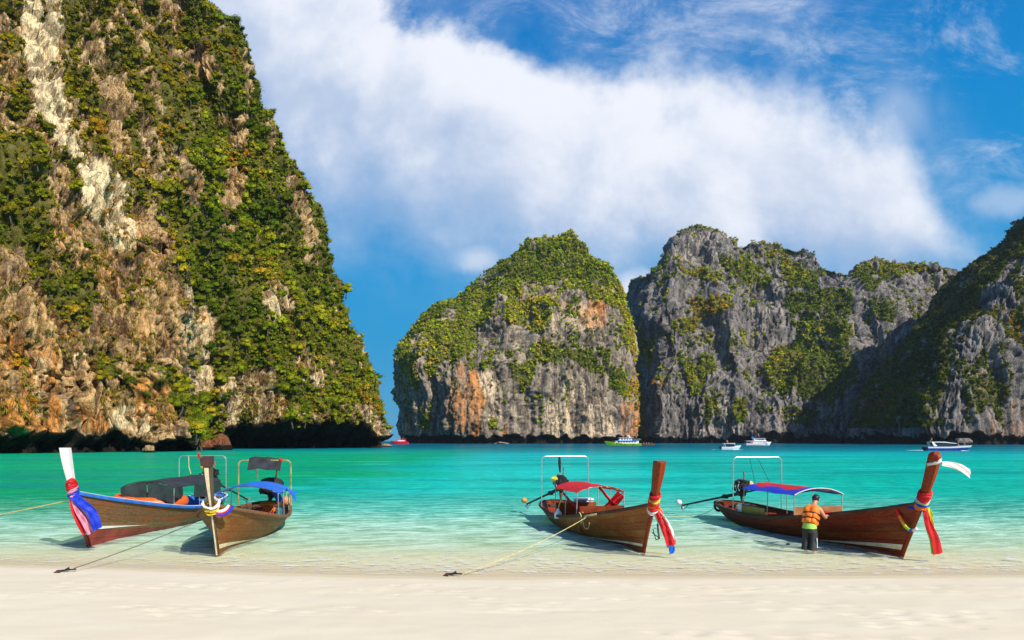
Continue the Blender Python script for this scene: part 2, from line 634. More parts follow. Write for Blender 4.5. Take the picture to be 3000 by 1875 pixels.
    finish(N, p.outputs[0])
    return m


def leaf_mat(name, from_object):
    m, N = mat_new(name)
    if from_object:
        base = N.n('ShaderNodeObjectInfo').outputs['Color']
    else:
        base = N.n('ShaderNodeAttribute', attribute_name='tint', attribute_type='INSTANCER').outputs['Color']
    geo = N.n('ShaderNodeNewGeometry')
    f = N.noise(geo.outputs['Position'], 1.3, 3, 0.6)
    hs = N.n('ShaderNodeHueSaturation', ins={'Color': base, 'Value': N.m('MULTIPLY_ADD', f, 1.2, 0.42), 'Saturation': 1.0, 'Fac': 1.0})
    c = hs.outputs[0]
    d = N.n('ShaderNodeBsdfDiffuse', ins={'Color': c})
    tr = N.n('ShaderNodeBsdfTranslucent', ins={'Color': N.mix(0.5, c, (0.12, 0.14, 0.01))})
    mx = N.n('ShaderNodeMixShader', ins={0: 0.22})
    N.t.links.new(d.outputs[0], mx.inputs[1])
    N.t.links.new(tr.outputs[0], mx.inputs[2])
    finish(N, mx.outputs[0])
    return m


M_ROCK_NEAR = rock_mat('limestone_near', (0.085, 0.042, 0.017), (0.66, 0.425, 0.185), (0.98, 0.80, 0.48), (0.88, 0.29, 0.03))
M_RUSTROCK = rock_mat('rust_rock', (0.12, 0.04, 0.02), (0.32, 0.12, 0.05), (0.45, 0.25, 0.12), (0.5, 0.16, 0.03))
M_ROCK_MID = rock_mat('limestone_middle', (0.115, 0.092, 0.074), (0.46, 0.365, 0.265), (0.90, 0.68, 0.43), (0.82, 0.30, 0.05), sc=0.5, streak=0.06, grey=0.3, joint=0.2, fw=0.15)
M_ROCK_FAR = rock_mat('limestone_far', (0.085, 0.078, 0.076), (0.33, 0.29, 0.26), (0.58, 0.48, 0.38), (0.54, 0.22, 0.06), sc=0.45, streak=0.04, grey=0.35, joint=0.2, fw=0.15)
M_LEAF = leaf_mat('foliage', False)
M_LEAF_OBJ = leaf_mat('foliage_single', True)
M_BARK = plain('bark', (0.075, 0.055, 0.04), 0.9, var=0.5, scale=3)
# ------------------------------------------------------------------ beach and sea bed


SHORE_PX = [(-900, 1640), (0, 1655), (500, 1668), (1000, 1685), (1350, 1691), (1700, 1689), (2200, 1689), (3000, 1685), (3900, 1680)]


def shore_y(x):
    ys = np.array([FPX * CAM_H / (p - HOR) for _, p in SHORE_PX])
    xs = np.array([pu(a) for a, _ in SHORE_PX]) * ys
    return np.interp(x, xs, ys)


def build_ground():
    xs = np.concatenate([[-3700, -2200, -900, -300, -120, -60, -40, -30], np.arange(-24, 24.01, 0.13), [30, 40, 60, 120, 300, 900, 2200, 3700]])
    ys = np.concatenate([[-400, -80, -20, -5, 0, 4, 6], np.arange(7.5, 19, 0.085), np.arange(19, 34, 0.5), np.arange(36, 80, 4), [100, 150, 250, 400, 700, 1200, 2500, 4000]])
    X, Y = np.meshgrid(xs, ys, indexing='ij')
    d = Y - shore_y(X)
    P = np.stack([X, Y, 0 * X], -1)
    near = ((np.abs(X) < 26) & (Y < 40)).astype(float)
    Z = np.where(d < 0, -d * 0.055, 0)
    Z = np.where(d < 0, np.minimum(Z, 1.4), Z)
    dd = np.maximum(d, 0)
    Z = np.where(d >= 0, -0.028 * dd - 0.00012 * dd * dd, Z)
    Z = np.maximum(Z, -14)
    Z += near * (0.022 * fbm(P, 4.0, 2, 1.0) * sm(-d, 0.3, 2.5) + 0.006 * fbm(P, (1.4, 0.5, 1), 2, 4.0) * sm(-d, 0, 0.8) + 0.005 * fbm(P, 0.35, 2, 5.0) * sm(-d, 0.2, 1.0))
    # footprints and scuffed hollows in the dry sand
    rng = np.random.default_rng(5)
    xi = (np.abs(X) < 20) & (Y < 17)
    for _ in range(26):                      # trails
        x0, y0 = rng.uniform(-9, 9), rng.uniform(9, 14.3)
        a = rng.normal(0, 0.35) + (math.pi if rng.random() < .5 else 0)
        for s in range(rng.integers(2, 7)):
            px_, py_ = x0 + s * 0.62 * math.cos(a), y0 + s * 0.62 * math.sin(a) + (0.11 if s % 2 else -0.11)
            L, Wd = 0.15, 0.065
            ca, sa = math.cos(a), math.sin(a)
            sel = xi & (np.abs(X - px_) < .6) & (np.abs(Y - py_) < .6)
            ex = ((X[sel] - px_) * ca + (Y[sel] - py_) * sa) / L
            ey = (-(X[sel] - px_) * sa + (Y[sel] - py_) * ca) / Wd
            r2 = ex * ex + ey * ey
            Z[sel] += -0.035 * np.exp(-r2) + 0.016 * np.exp(-((np.sqrt(r2) - 1.8) ** 2) * 2)
    for _ in range(14):
        px_, py_ = rng.uniform(-11, 11), rng.uniform(8.6, 14)
        sel = xi & (np.abs(X - px_) < 1.2) & (np.abs(Y - py_) < 1.2)
        ex = (X[sel] - px_) / rng.uniform(.2, .5)
        ey = (Y[sel] - py_) / rng.uniform(.1, .25)
        Z[sel] += -0.018 * np.exp(-ex * ex - ey * ey) * (0.6 + 0.8 * fbm(P[sel], 0.2, 2, 3.0))
    P[..., 2] = Z
    m, N = mat_new('coral_sand')
    geo = N.n('ShaderNodeNewGeometry')
    pos = geo.outputs['Position']
    big = N.noise(N.scale(pos, (0.5, 1.4, 1)), 0.8, 5, 0.6)
    fine = N.noise(pos, 60, 4, 0.7)
    mid = N.noise(N.scale(pos, (1.0, 3.0, 1)), 3.0, 6, 0.65)
    c = N.mix(N.sstep(big, 0.3, 0.7), (0.6715, 0.5695, 0.4037), (0.697, 0.6035, 0.4505))
    c = N.mix(N.m('MULTIPLY', N.sstep(mid, 0.58, 0.75), 0.22), c, (0.561, 0.459, 0.289))
    spk = N.noise(N.scale(pos, (1, 2.2, 1)), 7.0, 6, 0.75)
    c = N.mix(N.m('MULTIPLY', N.sstep(spk, 0.645, 0.70), 0.55), c, (0.425, 0.306, 0.136))
    grain = N.noise(pos, 150, 2, 0.8)
    c = N.mix(N.m('MULTIPLY', N.sstep(grain, 0.35, 0.75), 0.35), c, (0.748, 0.6715, 0.527))
    # soaked sand by the water line keeps a deeper colour
    sp = N.n('ShaderNodeSeparateXYZ', ins={0: pos})
    wn = N.m('ADD', sp.outputs[2], N.m('MULTIPLY', N.m('SUBTRACT', big, 0.5), 0.03))
    wet = N.sstep(wn, 0.030, 0.012)
    c = N.mix(N.m('MULTIPLY', wet, 0.8), c, (0.595, 0.493, 0.3145))
    c = N.mix(N.m('MULTIPLY', N.sstep(sp.outputs[2], -0.005, -0.06), 0.85), c, (0.7225, 0.68, 0.4845))
    p = N.n('ShaderNodeBsdfPrincipled', ins={'Base Color': c, 'Roughness': N.m('MULTIPLY_ADD', wet, -0.25, 0.95), 'Specular IOR Level': 0.15})
    h = N.m('ADD', N.m('MULTIPLY', fine, 0.45), N.m('MULTIPLY', mid, 0.7))
    b = N.n('ShaderNodeBump', ins={'Strength': 0.13, 'Distance': 0.02, 'Height': h})
    N.t.links.new(b.outputs[0], p.inputs['Normal'])
    finish(N, p.outputs[0])
    o = mesh_np('beach', P, grid_faces(len(xs), len(ys))[:, ::-1], m, smooth=True)
    tag(o, kind='structure')


build_ground()


def build_water():
    xs = np.concatenate([[-3700, -2400, -1200, -500, -250, -120, -60, -40], np.arange(-30, 30.01, 0.28), [40, 60, 120, 250, 500, 1200, 2400, 3700]])
    ys = np.concatenate([np.arange(14.0, 36, 0.14), np.arange(36, 60, 1.2), np.geomspace(62, 4000, 40)])
    X, Y = np.meshgrid(xs, ys, indexing='ij')
    P = np.stack([X, Y, 0 * X], -1)
    d = Y - shore_y(X)
    amp = sm(d, 0.5, 5) * (np.abs(X) < 31) * (1 - sm(Y, 40, 60))
    P[..., 2] = amp * (0.016 * fbm(P, (3.2, 0.9, 1), 3, 2.0) + 0.010 * fbm(P, (0.9, 0.35, 1), 2, 6.0))
    # a low ripple breaking along the edge
    edge = 0.9 + 0.35 * fbm(P, (5.0, 50.0, 1), 2, 8.0)
    P[..., 2] += 0.016 * np.exp(-((d - edge) / 0.16) ** 2) * (np.abs(X) < 31)
    m, N = mat_new('sea_water')
    geo = N.n('ShaderNodeNewGeometry')
    pos = geo.outputs['Position']
    sp = N.n('ShaderNodeSeparateXYZ', ins={0: pos})
    x, y = sp.outputs[0], sp.outputs[1]
    # log distance from the shore
    dist = N.m('SUBTRACT', y, 15.4)
    lg = N.m('DIVIDE', N.m('LOGARITHM', N.m('MAXIMUM', dist, 0.3), 10.0), 3.0)      # 1 m:0  10 m:.33  100 m:.67  1000 m:1
    wv = N.noise(N.scale(pos, (0.02, 0.09, 1)), 1.0, 5, 0.6, 0.5)
    wv2 = N.noise(N.scale(pos, (0.10, 0.45, 1)), 1.0, 5, 0.65, 0.4)
    lgw = N.m('ADD', lg, N.m('MULTIPLY', N.m('SUBTRACT', wv2, 0.5), 0.10))
    body = N.ramp(lgw, WATER_RAMP)
    leftish = N.sstep(N.m('ADD', x, N.m('MULTIPLY', N.m('SUBTRACT', wv, 0.5), 22.0)), -3.0, -20.0)
    body = N.mix(N.m('MULTIPLY', N.m('MULTIPLY', leftish, N.sstep(lg, 0.80, 0.70)), N.sstep(lg, 0.27, 0.44)), body, WATER_GREEN)
    rightish = N.sstep(N.m('ADD', x, N.m('MULTIPLY', N.m('SUBTRACT', wv, 0.5), 22.0)), 6.0, 26.0)
    body = N.mix(N.m('MULTIPLY', N.m('MULTIPLY', rightish, N.sstep(lg, 0.76, 0.62, 0.0, 0.7)), N.sstep(lg, 0.27, 0.42)), body, WATER_RIGHT)
    band = N.m('MULTIPLY', N.sstep(wv, 0.44, 0.66), N.sstep(lg, 0.30, 0.5))
    body = N.mix(N.m('MULTIPLY', band, 0.72), body, WATER_DEEP)
    wv3 = N.noise(N.scale(pos, (0.035, 0.20, 1)), 1.0, 6, 0.66, 0.7)
    body = N.mix(N.m('MULTIPLY', N.sstep(wv3, 0.52, 0.68), N.m('MULTIPLY', N.sstep(lg, 0.30, 0.44), 0.36)), body, (0, 0.323, 0.2635))
    body = N.mix(N.m('MULTIPLY', N.sstep(wv3, 0.46, 0.32), N.m('MULTIPLY', N.sstep(lg, 0.34, 0.46), N.sstep(lg, 0.78, 0.70, 0.0, 0.45))), body, (0.0255, 0.663, 0.629))
    # wind ripple shading put into the colour as darker and lighter dashes
    rm = N.n('ShaderNodeMapping', ins={'Vector': pos, 'Rotation': (0, 0, R(-9))})
    r1 = N.noise(N.scale(rm.outputs[0], (0.6, 2.2, 1)), 1.0, 6, 0.7, 0.6)
    r2 = N.noise(N.scale(rm.outputs[0], (1.9, 5.0, 1)), 1.0, 5, 0.74, 0.5)
    rip = N.m('ADD', N.m('MULTIPLY', r1, 0.6), N.m('MULTIPLY', r2, 0.4))
    hs = N.n('ShaderNodeHueSaturation', ins={'Color': body, 'Value': N.sstep(rip, 0.36, 0.64, 0.60, 1.28), 'Saturation': 1.0})
    body = hs.outputs[0]
    # in the shallows sky glare is painted pale on crests, troughs clear and olive
    shal = N.m('MULTIPLY', N.sstep(lg, 0.12, 0.24), N.sstep(lg, 0.46, 0.33))
    body = N.mix(N.m('MULTIPLY', N.sstep(rip, 0.42, 0.70), N.m('MULTIPLY', shal, 0.72)), body, (0.731, 0.8075, 0.765))
    opac = N.ramp(lg, [(0.0, (0.0,) * 3), (0.12, (0.09,) * 3), (0.22, (0.42,) * 3), (0.30, (0.62,) * 3), (0.37, (0.72,) * 3), (0.46, (0.90,) * 3), (0.60, (0.97,) * 3)])
    opac = N.m('ADD', opac, N.m('MULTIPLY', N.m('MULTIPLY', N.m('SUBTRACT', rip, 0.5), 1.8), shal), clamp=True)
    foam_n = N.noise(N.scale(pos, (0.9, 2.2, 1)), 2.4, 7, 0.7, 0.4)
    tint = N.ramp(lg, [(0.0, (1.0, 0.99, 0.96)), (0.16, (0.97, 1.0, 0.92)), (0.26, (0.74, 0.99, 0.83)), (0.34, (0.50, 0.94, 0.70)), (0.42, (0.28, 0.84, 0.58))])
    tr = N.n('ShaderNodeBsdfTransparent', ins={'Color': tint})
    df = N.n('ShaderNodeBsdfDiffuse', ins={'Color': body})
    mx = N.n('ShaderNodeMixShader', ins={0: opac})
    N.t.links.new(tr.outputs[0], mx.inputs[1])
    N.t.links.new(df.outputs[0], mx.inputs[2])
    # foam: the ripple's lip along the sand and thin flecks further out
    f1 = N.m('MULTIPLY', N.sstep(foam_n, 0.50, 0.66), N.m('MULTIPLY', N.sstep(dist, 4.5, 1.2), N.sstep(dist, -0.6, 0.1)))
    f2 = N.m('MULTIPLY', N.sstep(r2, 0.60, 0.74), N.m('MULTIPLY', N.sstep(foam_n, 0.45, 0.62), N.sstep(dist, 20.0, 4.0)))
    fm = N.m('MULTIPLY', N.m('ADD', f1, N.m('MULTIPLY', f2, 0.9), clamp=True), 0.8)
    fd = N.n('ShaderNodeBsdfDiffuse', ins={'Color': (0.697, 0.697, 0.646)})
    mf = N.n('ShaderNodeMixShader', ins={0: fm})
    N.t.links.new(mx.outputs[0], mf.inputs[1])
    N.t.links.new(fd.outputs[0], mf.inputs[2])
    # mirror of sky and boats, broken by ripples
    hb = N.m('ADD', N.m('MULTIPLY', r1, 1.0), N.m('MULTIPLY', r2, 0.45))
    b = N.n('ShaderNodeBump', ins={'Strength': 0.75, 'Distance': 0.10, 'Height': hb})
    fr = N.n('ShaderNodeFresnel', ins={'IOR': 1.33, 'Normal': b.outputs[0]})
    gl = N.n('ShaderNodeBsdfGlossy', ins={'Color': (1, 1, 1), 'Roughness': 0.12, 'Normal': b.outputs[0]})
    mg = N.n('ShaderNodeMixShader', ins={0: N.m('MULTIPLY', fr, WATER_REFL)})
    N.t.links.new(mf.outputs[0], mg.inputs[1])
    N.t.links.new(gl.outputs[0], mg.inputs[2])
    finish(N, mg.outputs[0])
    o = mesh_np('water', P, grid_faces(len(xs), len(ys))[:, ::-1], m, smooth=True)
    tag(o, kind='structure')


WATER_REFL = 0.17
WATER_GREEN = (0, 0.3315, 0.1318)
WATER_RIGHT = (0, 0.374, 0.2635)
WATER_DEEP = (0, 0.2295, 0.2125)
WATER_RAMP = [(p_, tuple(q_ * 0.85 for q_ in c_)) for p_, c_ in [
              (0.0, (0.90, 0.88, 0.62)), (0.20, (0.80, 0.95, 0.76)), (0.30, (0.52, 0.90, 0.68)), (0.38, (0.11, 0.72, 0.54)), (0.47, (0.012, 0.62, 0.50)),
              (0.62, (0.003, 0.60, 0.54)), (0.70, (0.003, 0.52, 0.54)), (0.76, (0.001, 0.22, 0.29)), (0.83, (0.0, 0.08, 0.15)), (1.0, (0.0, 0.045, 0.17))]]
build_water()

# ------------------------------------------------------------------ cliffs


def px_of(P):
    return 1500 + FPX * P[..., 0] / P[..., 1], HOR - FPX * (P[..., 2] - CAM_H) / P[..., 1]


def in_poly(px, py, poly):
    r = np.zeros(px.shape, dtype=bool)
    n = len(poly)
    for i in range(n):
        x1, y1 = poly[i]
        x2, y2 = poly[(i + 1) % n]
        c = ((y1 > py) != (y2 > py)) & (px < (x2 - x1) * (py - y1) / (y2 - y1 + 1e-12) + x1)
        r ^= c
    return r


def region(P, polys, wob=14.0, seed=0.0, scale=6.0):
    """1 where a surface point lies in one of the patches; edges made ragged by noise"""
    px, py = px_of(P)
    px = px + wob * fbm(P, scale, 3, seed + 3.1)
    py = py + wob * fbm(P, scale, 3, seed + 8.7)
    r = np.zeros(px.shape, dtype=bool)
    for p in polys:
        r |= in_poly(px, py, p)
    return r.astype(float)


def catmull(pts, counts):
    """pts: (k, nz, 2). spline through the control curves for every height"""
    out = []
    k = len(pts)
    for s in range(k - 1):
        p0, p1, p2, p3 = pts[max(s - 1, 0)], pts[s], pts[s + 1], pts[min(s + 2, k - 1)]
        t = np.linspace(0, 1, counts[s], endpoint=(s == k - 2))[:, None, None]
        out.append(0.5 * ((2 * p1) + (p2 - p0) * t + (2 * p0 - 5 * p1 + 4 * p2 - p3) * t ** 2 + (-p0 + 3 * p1 - 3 * p2 + p3) * t ** 3))
    return np.concatenate(out, 0)


def normals(G):
    du = np.gradient(G, axis=0)
    dv = np.gradient(G, axis=1)
    N = np.cross(du, dv)
    return N / np.maximum(np.linalg.norm(N, axis=-1, keepdims=True), 1e-9)


def rockify(G, k, flute=1.0, ledge=1.0, seed=0.0, under=None, big=1.0, blocks=1.0, tall=1.0, k2=None):
    """push a smooth cliff sheet in and out along its normals: buttresses, flutes, ledges, blocks"""
    N = normals(G)
    P = G
    k2 = k2 or k
    W = np.stack([fbm(P, 9 * k, 2, seed + 31), fbm(P, 9 * k, 2, seed + 37), fbm(P, 14 * k, 2, seed + 41)], -1) * 2.2 * k
    Q = P + W
    d = big * 5.0 * k * fbm(Q, (26 * k, 26 * k, 60 * k), 2, seed)
    r1 = ridged(Q, (8 * k, 8 * k, 42 * k * tall), 2, seed + 5)
    d += flute * 2.6 * k * r1
    r2 = ridged(Q, (2.6 * k, 2.6 * k, 17 * k * tall), 2, seed + 9)
    d += flute * 0.9 * k * r2
    l = fbm(P, (16 * k, 16 * k, 3.4 * k), 2, seed + 13)
    if ledge:
        d += ledge * 1.0 * k * np.tanh(3.5 * l)
    # slabs and blocks parted by joints
    S = P + 0.5 * W + np.stack([fbm(P, 2.2 * k2, 2, seed + 61), fbm(P, 2.2 * k2, 2, seed + 63), fbm(P, 2.2 * k2, 2, seed + 67)], -1) * 0.7 * k2
    b1, e1, s1 = cells(S, (5.2 * k2, 5.2 * k2, 12 * k2 * tall), int(seed), True)
    b2, e2, s2 = cells(S, (1.9 * k2, 1.9 * k2, 4.6 * k2 * tall), int(seed) + 7, True)
    j1, j2 = 1 - sm(e1, 0.0, 0.16), 1 - sm(e2, 0.0, 0.22)
    d += blocks * k2 * (1.2 * b1 + 0.65 * b2 + 2.6 * s1 + 1.4 * s2 - 1.2 * j1 - 0.7 * j2)
    d += 0.4 * k2 * fbm(Q, (1.2 * k2, 1.2 * k2, 2.2 * k2), 2, seed + 21)
    tide_shade = np.zeros(d.shape)
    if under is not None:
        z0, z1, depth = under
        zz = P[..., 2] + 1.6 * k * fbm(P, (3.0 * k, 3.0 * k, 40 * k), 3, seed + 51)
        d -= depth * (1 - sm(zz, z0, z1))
        tide_shade = 1 - sm(zz, z1 * 0.95, z1 * 1.22)  # dark band carried up under the overhang, painting its shade
    d -= d[d > -6].mean()
    tone = 0.5 * b1 + 0.7 * b2
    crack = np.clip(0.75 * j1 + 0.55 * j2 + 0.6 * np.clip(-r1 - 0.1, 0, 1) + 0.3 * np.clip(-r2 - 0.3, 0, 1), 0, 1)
    return G + N * d[..., None], N, (crack, tide_shade, tone), l


def add_cliff(name, G, crack, stain, pale, green, mat):
    n, m = G.shape[:2]
    o = mesh_np(name, G, grid_faces(n, m), mat, smooth=False,
                attrs={'crack': ('FLOAT', crack[0]), 'tide_shade': ('FLOAT', crack[1]), 'tone': ('FLOAT', crack[2]), 'stain': ('FLOAT', stain), 'pale': ('FLOAT', pale), 'green': ('FLOAT', green)})
    tag(o, kind='structure')
    return o

# ---- leaf clumps --------------------------------------------------


def make_clump(rng, n_leaf, lobes, leaf, squash=0.8, droop=0.0):
    """a bush of unit radius: leaf faces set round a few lobes; returns verts, quads"""
    V, F = [], []
    cs = []
    for _ in range(lobes):
        a, r = rng.uniform(0, 2 * math.pi), rng.uniform(0.1, 0.55)
        cs.append((np.array([math.cos(a) * r, math.sin(a) * r, rng.uniform(-0.15, 0.5)]), rng.uniform(0.35, 0.62)))
    for i in range(n_leaf):
        c, rr = cs[i % lobes]
        d = rng.normal(size=3)
        d[2] = abs(d[2]) * 0.9 - 0.25
        d /= np.linalg.norm(d)
        p = c + d * rr * rng.uniform(0.72, 1.08)
        p[2] *= squash
        nrm = d * 1.1 + rng.normal(size=3) * 0.6
        nrm[2] += 0.12
        nrm /= np.linalg.norm(nrm)
        t = np.cross(nrm, rng.normal(size=3))
        t /= np.linalg.norm(t)
        b = np.cross(nrm, t)
        s = leaf * rng.uniform(0.6, 1.25)
        q = len(V)
        V += [p - t * s, p - b * s * 0.55 - nrm * s * .12, p + t * s, p + b * s * 0.55 - nrm * s * .12]
        F.append((q, q + 1, q + 2, q + 3))
    # dense inside
    for c, rr in cs:
        q = len(V)
        k = 5
        r2 = rr * 0.66
        for zz, ra in ((-0.55, 0.75), (0.45, 0.8)):
            for j in range(k):
                a = 2 * math.pi * j / k + zz
                V.append(c * np.array([1, 1, squash]) + np.array([math.cos(a) * ra * r2, math.sin(a) * ra * r2, zz * r2 * squash]))
        for j in range(k):
            j2 = (j + 1) % k
            F.append((q + j, q + j2, q + k + j2, q + k + j))
        F.append((q + k, q + k + 1, q + k + 2, q + k + 3))
        F.append((q + k, q + k + 3, q + k + 4, q + k))
    F = [f if len(set(f)) == 4 else (f[0], f[1], f[2], f[2]) for f in F]
    return np.array(V), np.array(F)


def make_tuft(rng, n):
    """a tussock of dry grass hanging from a ledge, unit size"""
    V, F = [], []
    for i in range(n):
        a = rng.uniform(0, 2 * math.pi)
        L = rng.uniform(0.45, 1.1)
        w = rng.uniform(0.035, 0.07)
        r0 = rng.uniform(0, .45)
        b = np.array([math.cos(a) * r0, math.sin(a) * r0, rng.uniform(-.2, .2)])
        d = np.array([math.cos(a + .4), math.sin(a + .4), 0])
        s = np.array([-math.sin(a), math.cos(a), 0]) * w
        p1 = b + d * L * 0.25 + np.array([0, 0, L * rng.uniform(.25, .5)])
        p2 = b + d * L * 0.7 + np.array([0, 0, L * rng.uniform(-0.55, 0.3)])
        q = len(V)
        V += [b - s, b + s, p1 + s * 1.2, p1 - s * 1.2, p2 + s * .4, p2 - s * .4]
        F += [(q, q + 1, q + 2, q + 3), (q + 3, q + 2, q + 4, q + 5)]
    return np.array(V), np.array(F)


def proto_set(name, protos):
    """leaf clumps kept outside the scene, to be set out many times by geometry nodes"""
    col = bpy.data.collections.new(name)
    for k, (pv, pf) in enumerate(protos):
        o = mesh_np(name, pv, pf, M_LEAF)
        COL.objects.unlink(o)
        col.objects.link(o)
    return col


def scatter(name, protos, pos, size, rz, tint, stretch, rng):
    """one object: leaf clumps of a set instanced on surface points, each with its own turn, size and colour"""
    n = len(pos)
    me = bpy.data.meshes.new(name)
    me.vertices.add(n)
    me.vertices.foreach_set('co', np.asarray(pos, dtype=np.float32).ravel())
    sc3 = np.stack([size, size, size * stretch], -1)
    rot = np.stack([0 * rz, 0 * rz, rz], -1)
    for an, ty, arr, key in (('clump_scale', 'FLOAT_VECTOR', sc3, 'vector'), ('clump_turn', 'FLOAT_VECTOR', rot, 'vector'),
                             ('tint', 'FLOAT_COLOR', np.concatenate([tint, np.ones((n, 1))], 1), 'color'), ('kind_of', 'INT', rng.integers(0, len(protos.objects), n), 'value')):
        at = me.attributes.new(an, ty, 'POINT')
        at.data.foreach_set(key, np.asarray(arr, dtype=np.int32 if ty == 'INT' else np.float32).ravel())
    me.update()
    o = bpy.data.objects.new(name, me)
    COL.objects.link(o)
    ng = bpy.data.node_groups.new(name, 'GeometryNodeTree')
    ng.interface.new_socket('Geometry', in_out='INPUT', socket_type='NodeSocketGeometry')
    ng.interface.new_socket('Geometry', in_out='OUTPUT', socket_type='NodeSocketGeometry')
    nn = ng.nodes.new
    gi, go, ip, ci = nn('NodeGroupInput'), nn('NodeGroupOutput'), nn('GeometryNodeInstanceOnPoints'), nn('GeometryNodeCollectionInfo')
    ci.inputs['Collection'].default_value = protos
    ci.inputs['Separate Children'].default_value = True
    ci.inputs['Reset Children'].default_value = True
    ip.inputs['Pick Instance'].default_value = True

    def attr(an, ty):
        x = nn('GeometryNodeInputNamedAttribute')
        x.data_type = ty
        x.inputs['Name'].default_value = an
        return [s for s in x.outputs if s.enabled and s.name == 'Attribute'][0]
    L = ng.links.new
    L(gi.outputs[0], ip.inputs['Points'])
    L(ci.outputs[0], ip.inputs['Instance'])
    L(attr('kind_of', 'INT'), ip.inputs['Instance Index'])
    er = nn('FunctionNodeEulerToRotation')
    L(attr('clump_turn', 'FLOAT_VECTOR'), er.inputs[0])
    L(er.outputs[0], ip.inputs['Rotation'])
    L(attr('clump_scale', 'FLOAT_VECTOR'), ip.inputs['Scale'])
    L(ip.outputs[0], go.inputs[0])
    md = o.modifiers.new('scatter', 'NODES')
    md.node_group = ng
    return o


def tints(n, P, palette, weights, rng, patch_scale=18.0, seed=0.0):
    """a leaf colour for each clump: chance, swayed by soft patches of one kind"""
    f = fbm(P, patch_scale, 2, seed) * 0.6 + rng.uniform(0, 1, n)
    f = np.argsort(np.argsort(f)) / max(n, 1)
    w = np.cumsum(weights) / np.sum(weights)
    idx = np.searchsorted(w, f)
    c = np.array(palette)[np.clip(idx, 0, len(palette) - 1)]
    return c * rng.uniform(0.72, 1.3, (n, 1)) * (1 + rng.normal(0, 0.06, (n, 3)))


def spread(G, weight, cell, rng, jitter=0.5):
    """choose surface points about one per cell, where weight allows"""
    n, m = G.shape[:2]
    c = 0.25 * (G[:-1, :-1] + G[1:, :-1] + G[:-1, 1:] + G[1:, 1:])
    w = weight[:-1, :-1]
    N = normals(G)[:-1, :-1]
    c, w, N = c.reshape(-1, 3), w.ravel(), N.reshape(-1, 3)
    ok = rng.uniform(0, 1, len(w)) < w
    c, N = c[ok], N[ok]
    order = rng.permutation(len(c))
    c, N = c[order], N[order]
    key = np.floor((c + rng.uniform(-cell * jitter, cell * jitter, c.shape)) / cell).astype(np.int64)
    key = key[:, 0] * 1000003 + key[:, 1] * 10007 + key[:, 2]
    _, i = np.unique(key, return_index=True)
    return c[i], N[i]


def in_view(P, margin=120):
    px, py = px_of(P)
    return (px > -margin) & (px < 3000 + margin) & (py > -margin * 1.5) & (py < 1400)


_r = np.random.default_rng(3)
CL_NEAR = [make_clump(_r, 100, 5, 0.108, 0.95) for _ in range(6)]
CL_FAR = [make_clump(_r, 30, 3, 0.24, 1.0) for _ in range(6)]
TUFTS = [make_tuft(_r, 30) for _ in range(4)]
CL_NEAR, CL_FAR, TUFTS = proto_set('near_clump', CL_NEAR), proto_set('far_clump', CL_FAR), proto_set('grass_tuft', TUFTS)

GREENS = [(0.040, 0.070, 0.008), (0.068, 0.110, 0.009), (0.110, 0.155, 0.010), (0.165, 0.205, 0.014), (0.20, 0.17, 0.018), (0.24, 0.115, 0.018), (0.26, 0.11, 0.015)]
GREENS = [(r_ * 1.75, g_ * 1.42, b_) for r_, g_, b_ in GREENS]
G_WEIGHT = [0.20, 0.29, 0.28, 0.15, 0.075, 0.007, 0.002]
STRAW = [(0.38, 0.22, 0.034), (0.42, 0.27, 0.046), (0.44, 0.33, 0.065), (0.30, 0.25, 0.034), (0.36, 0.17, 0.028)]


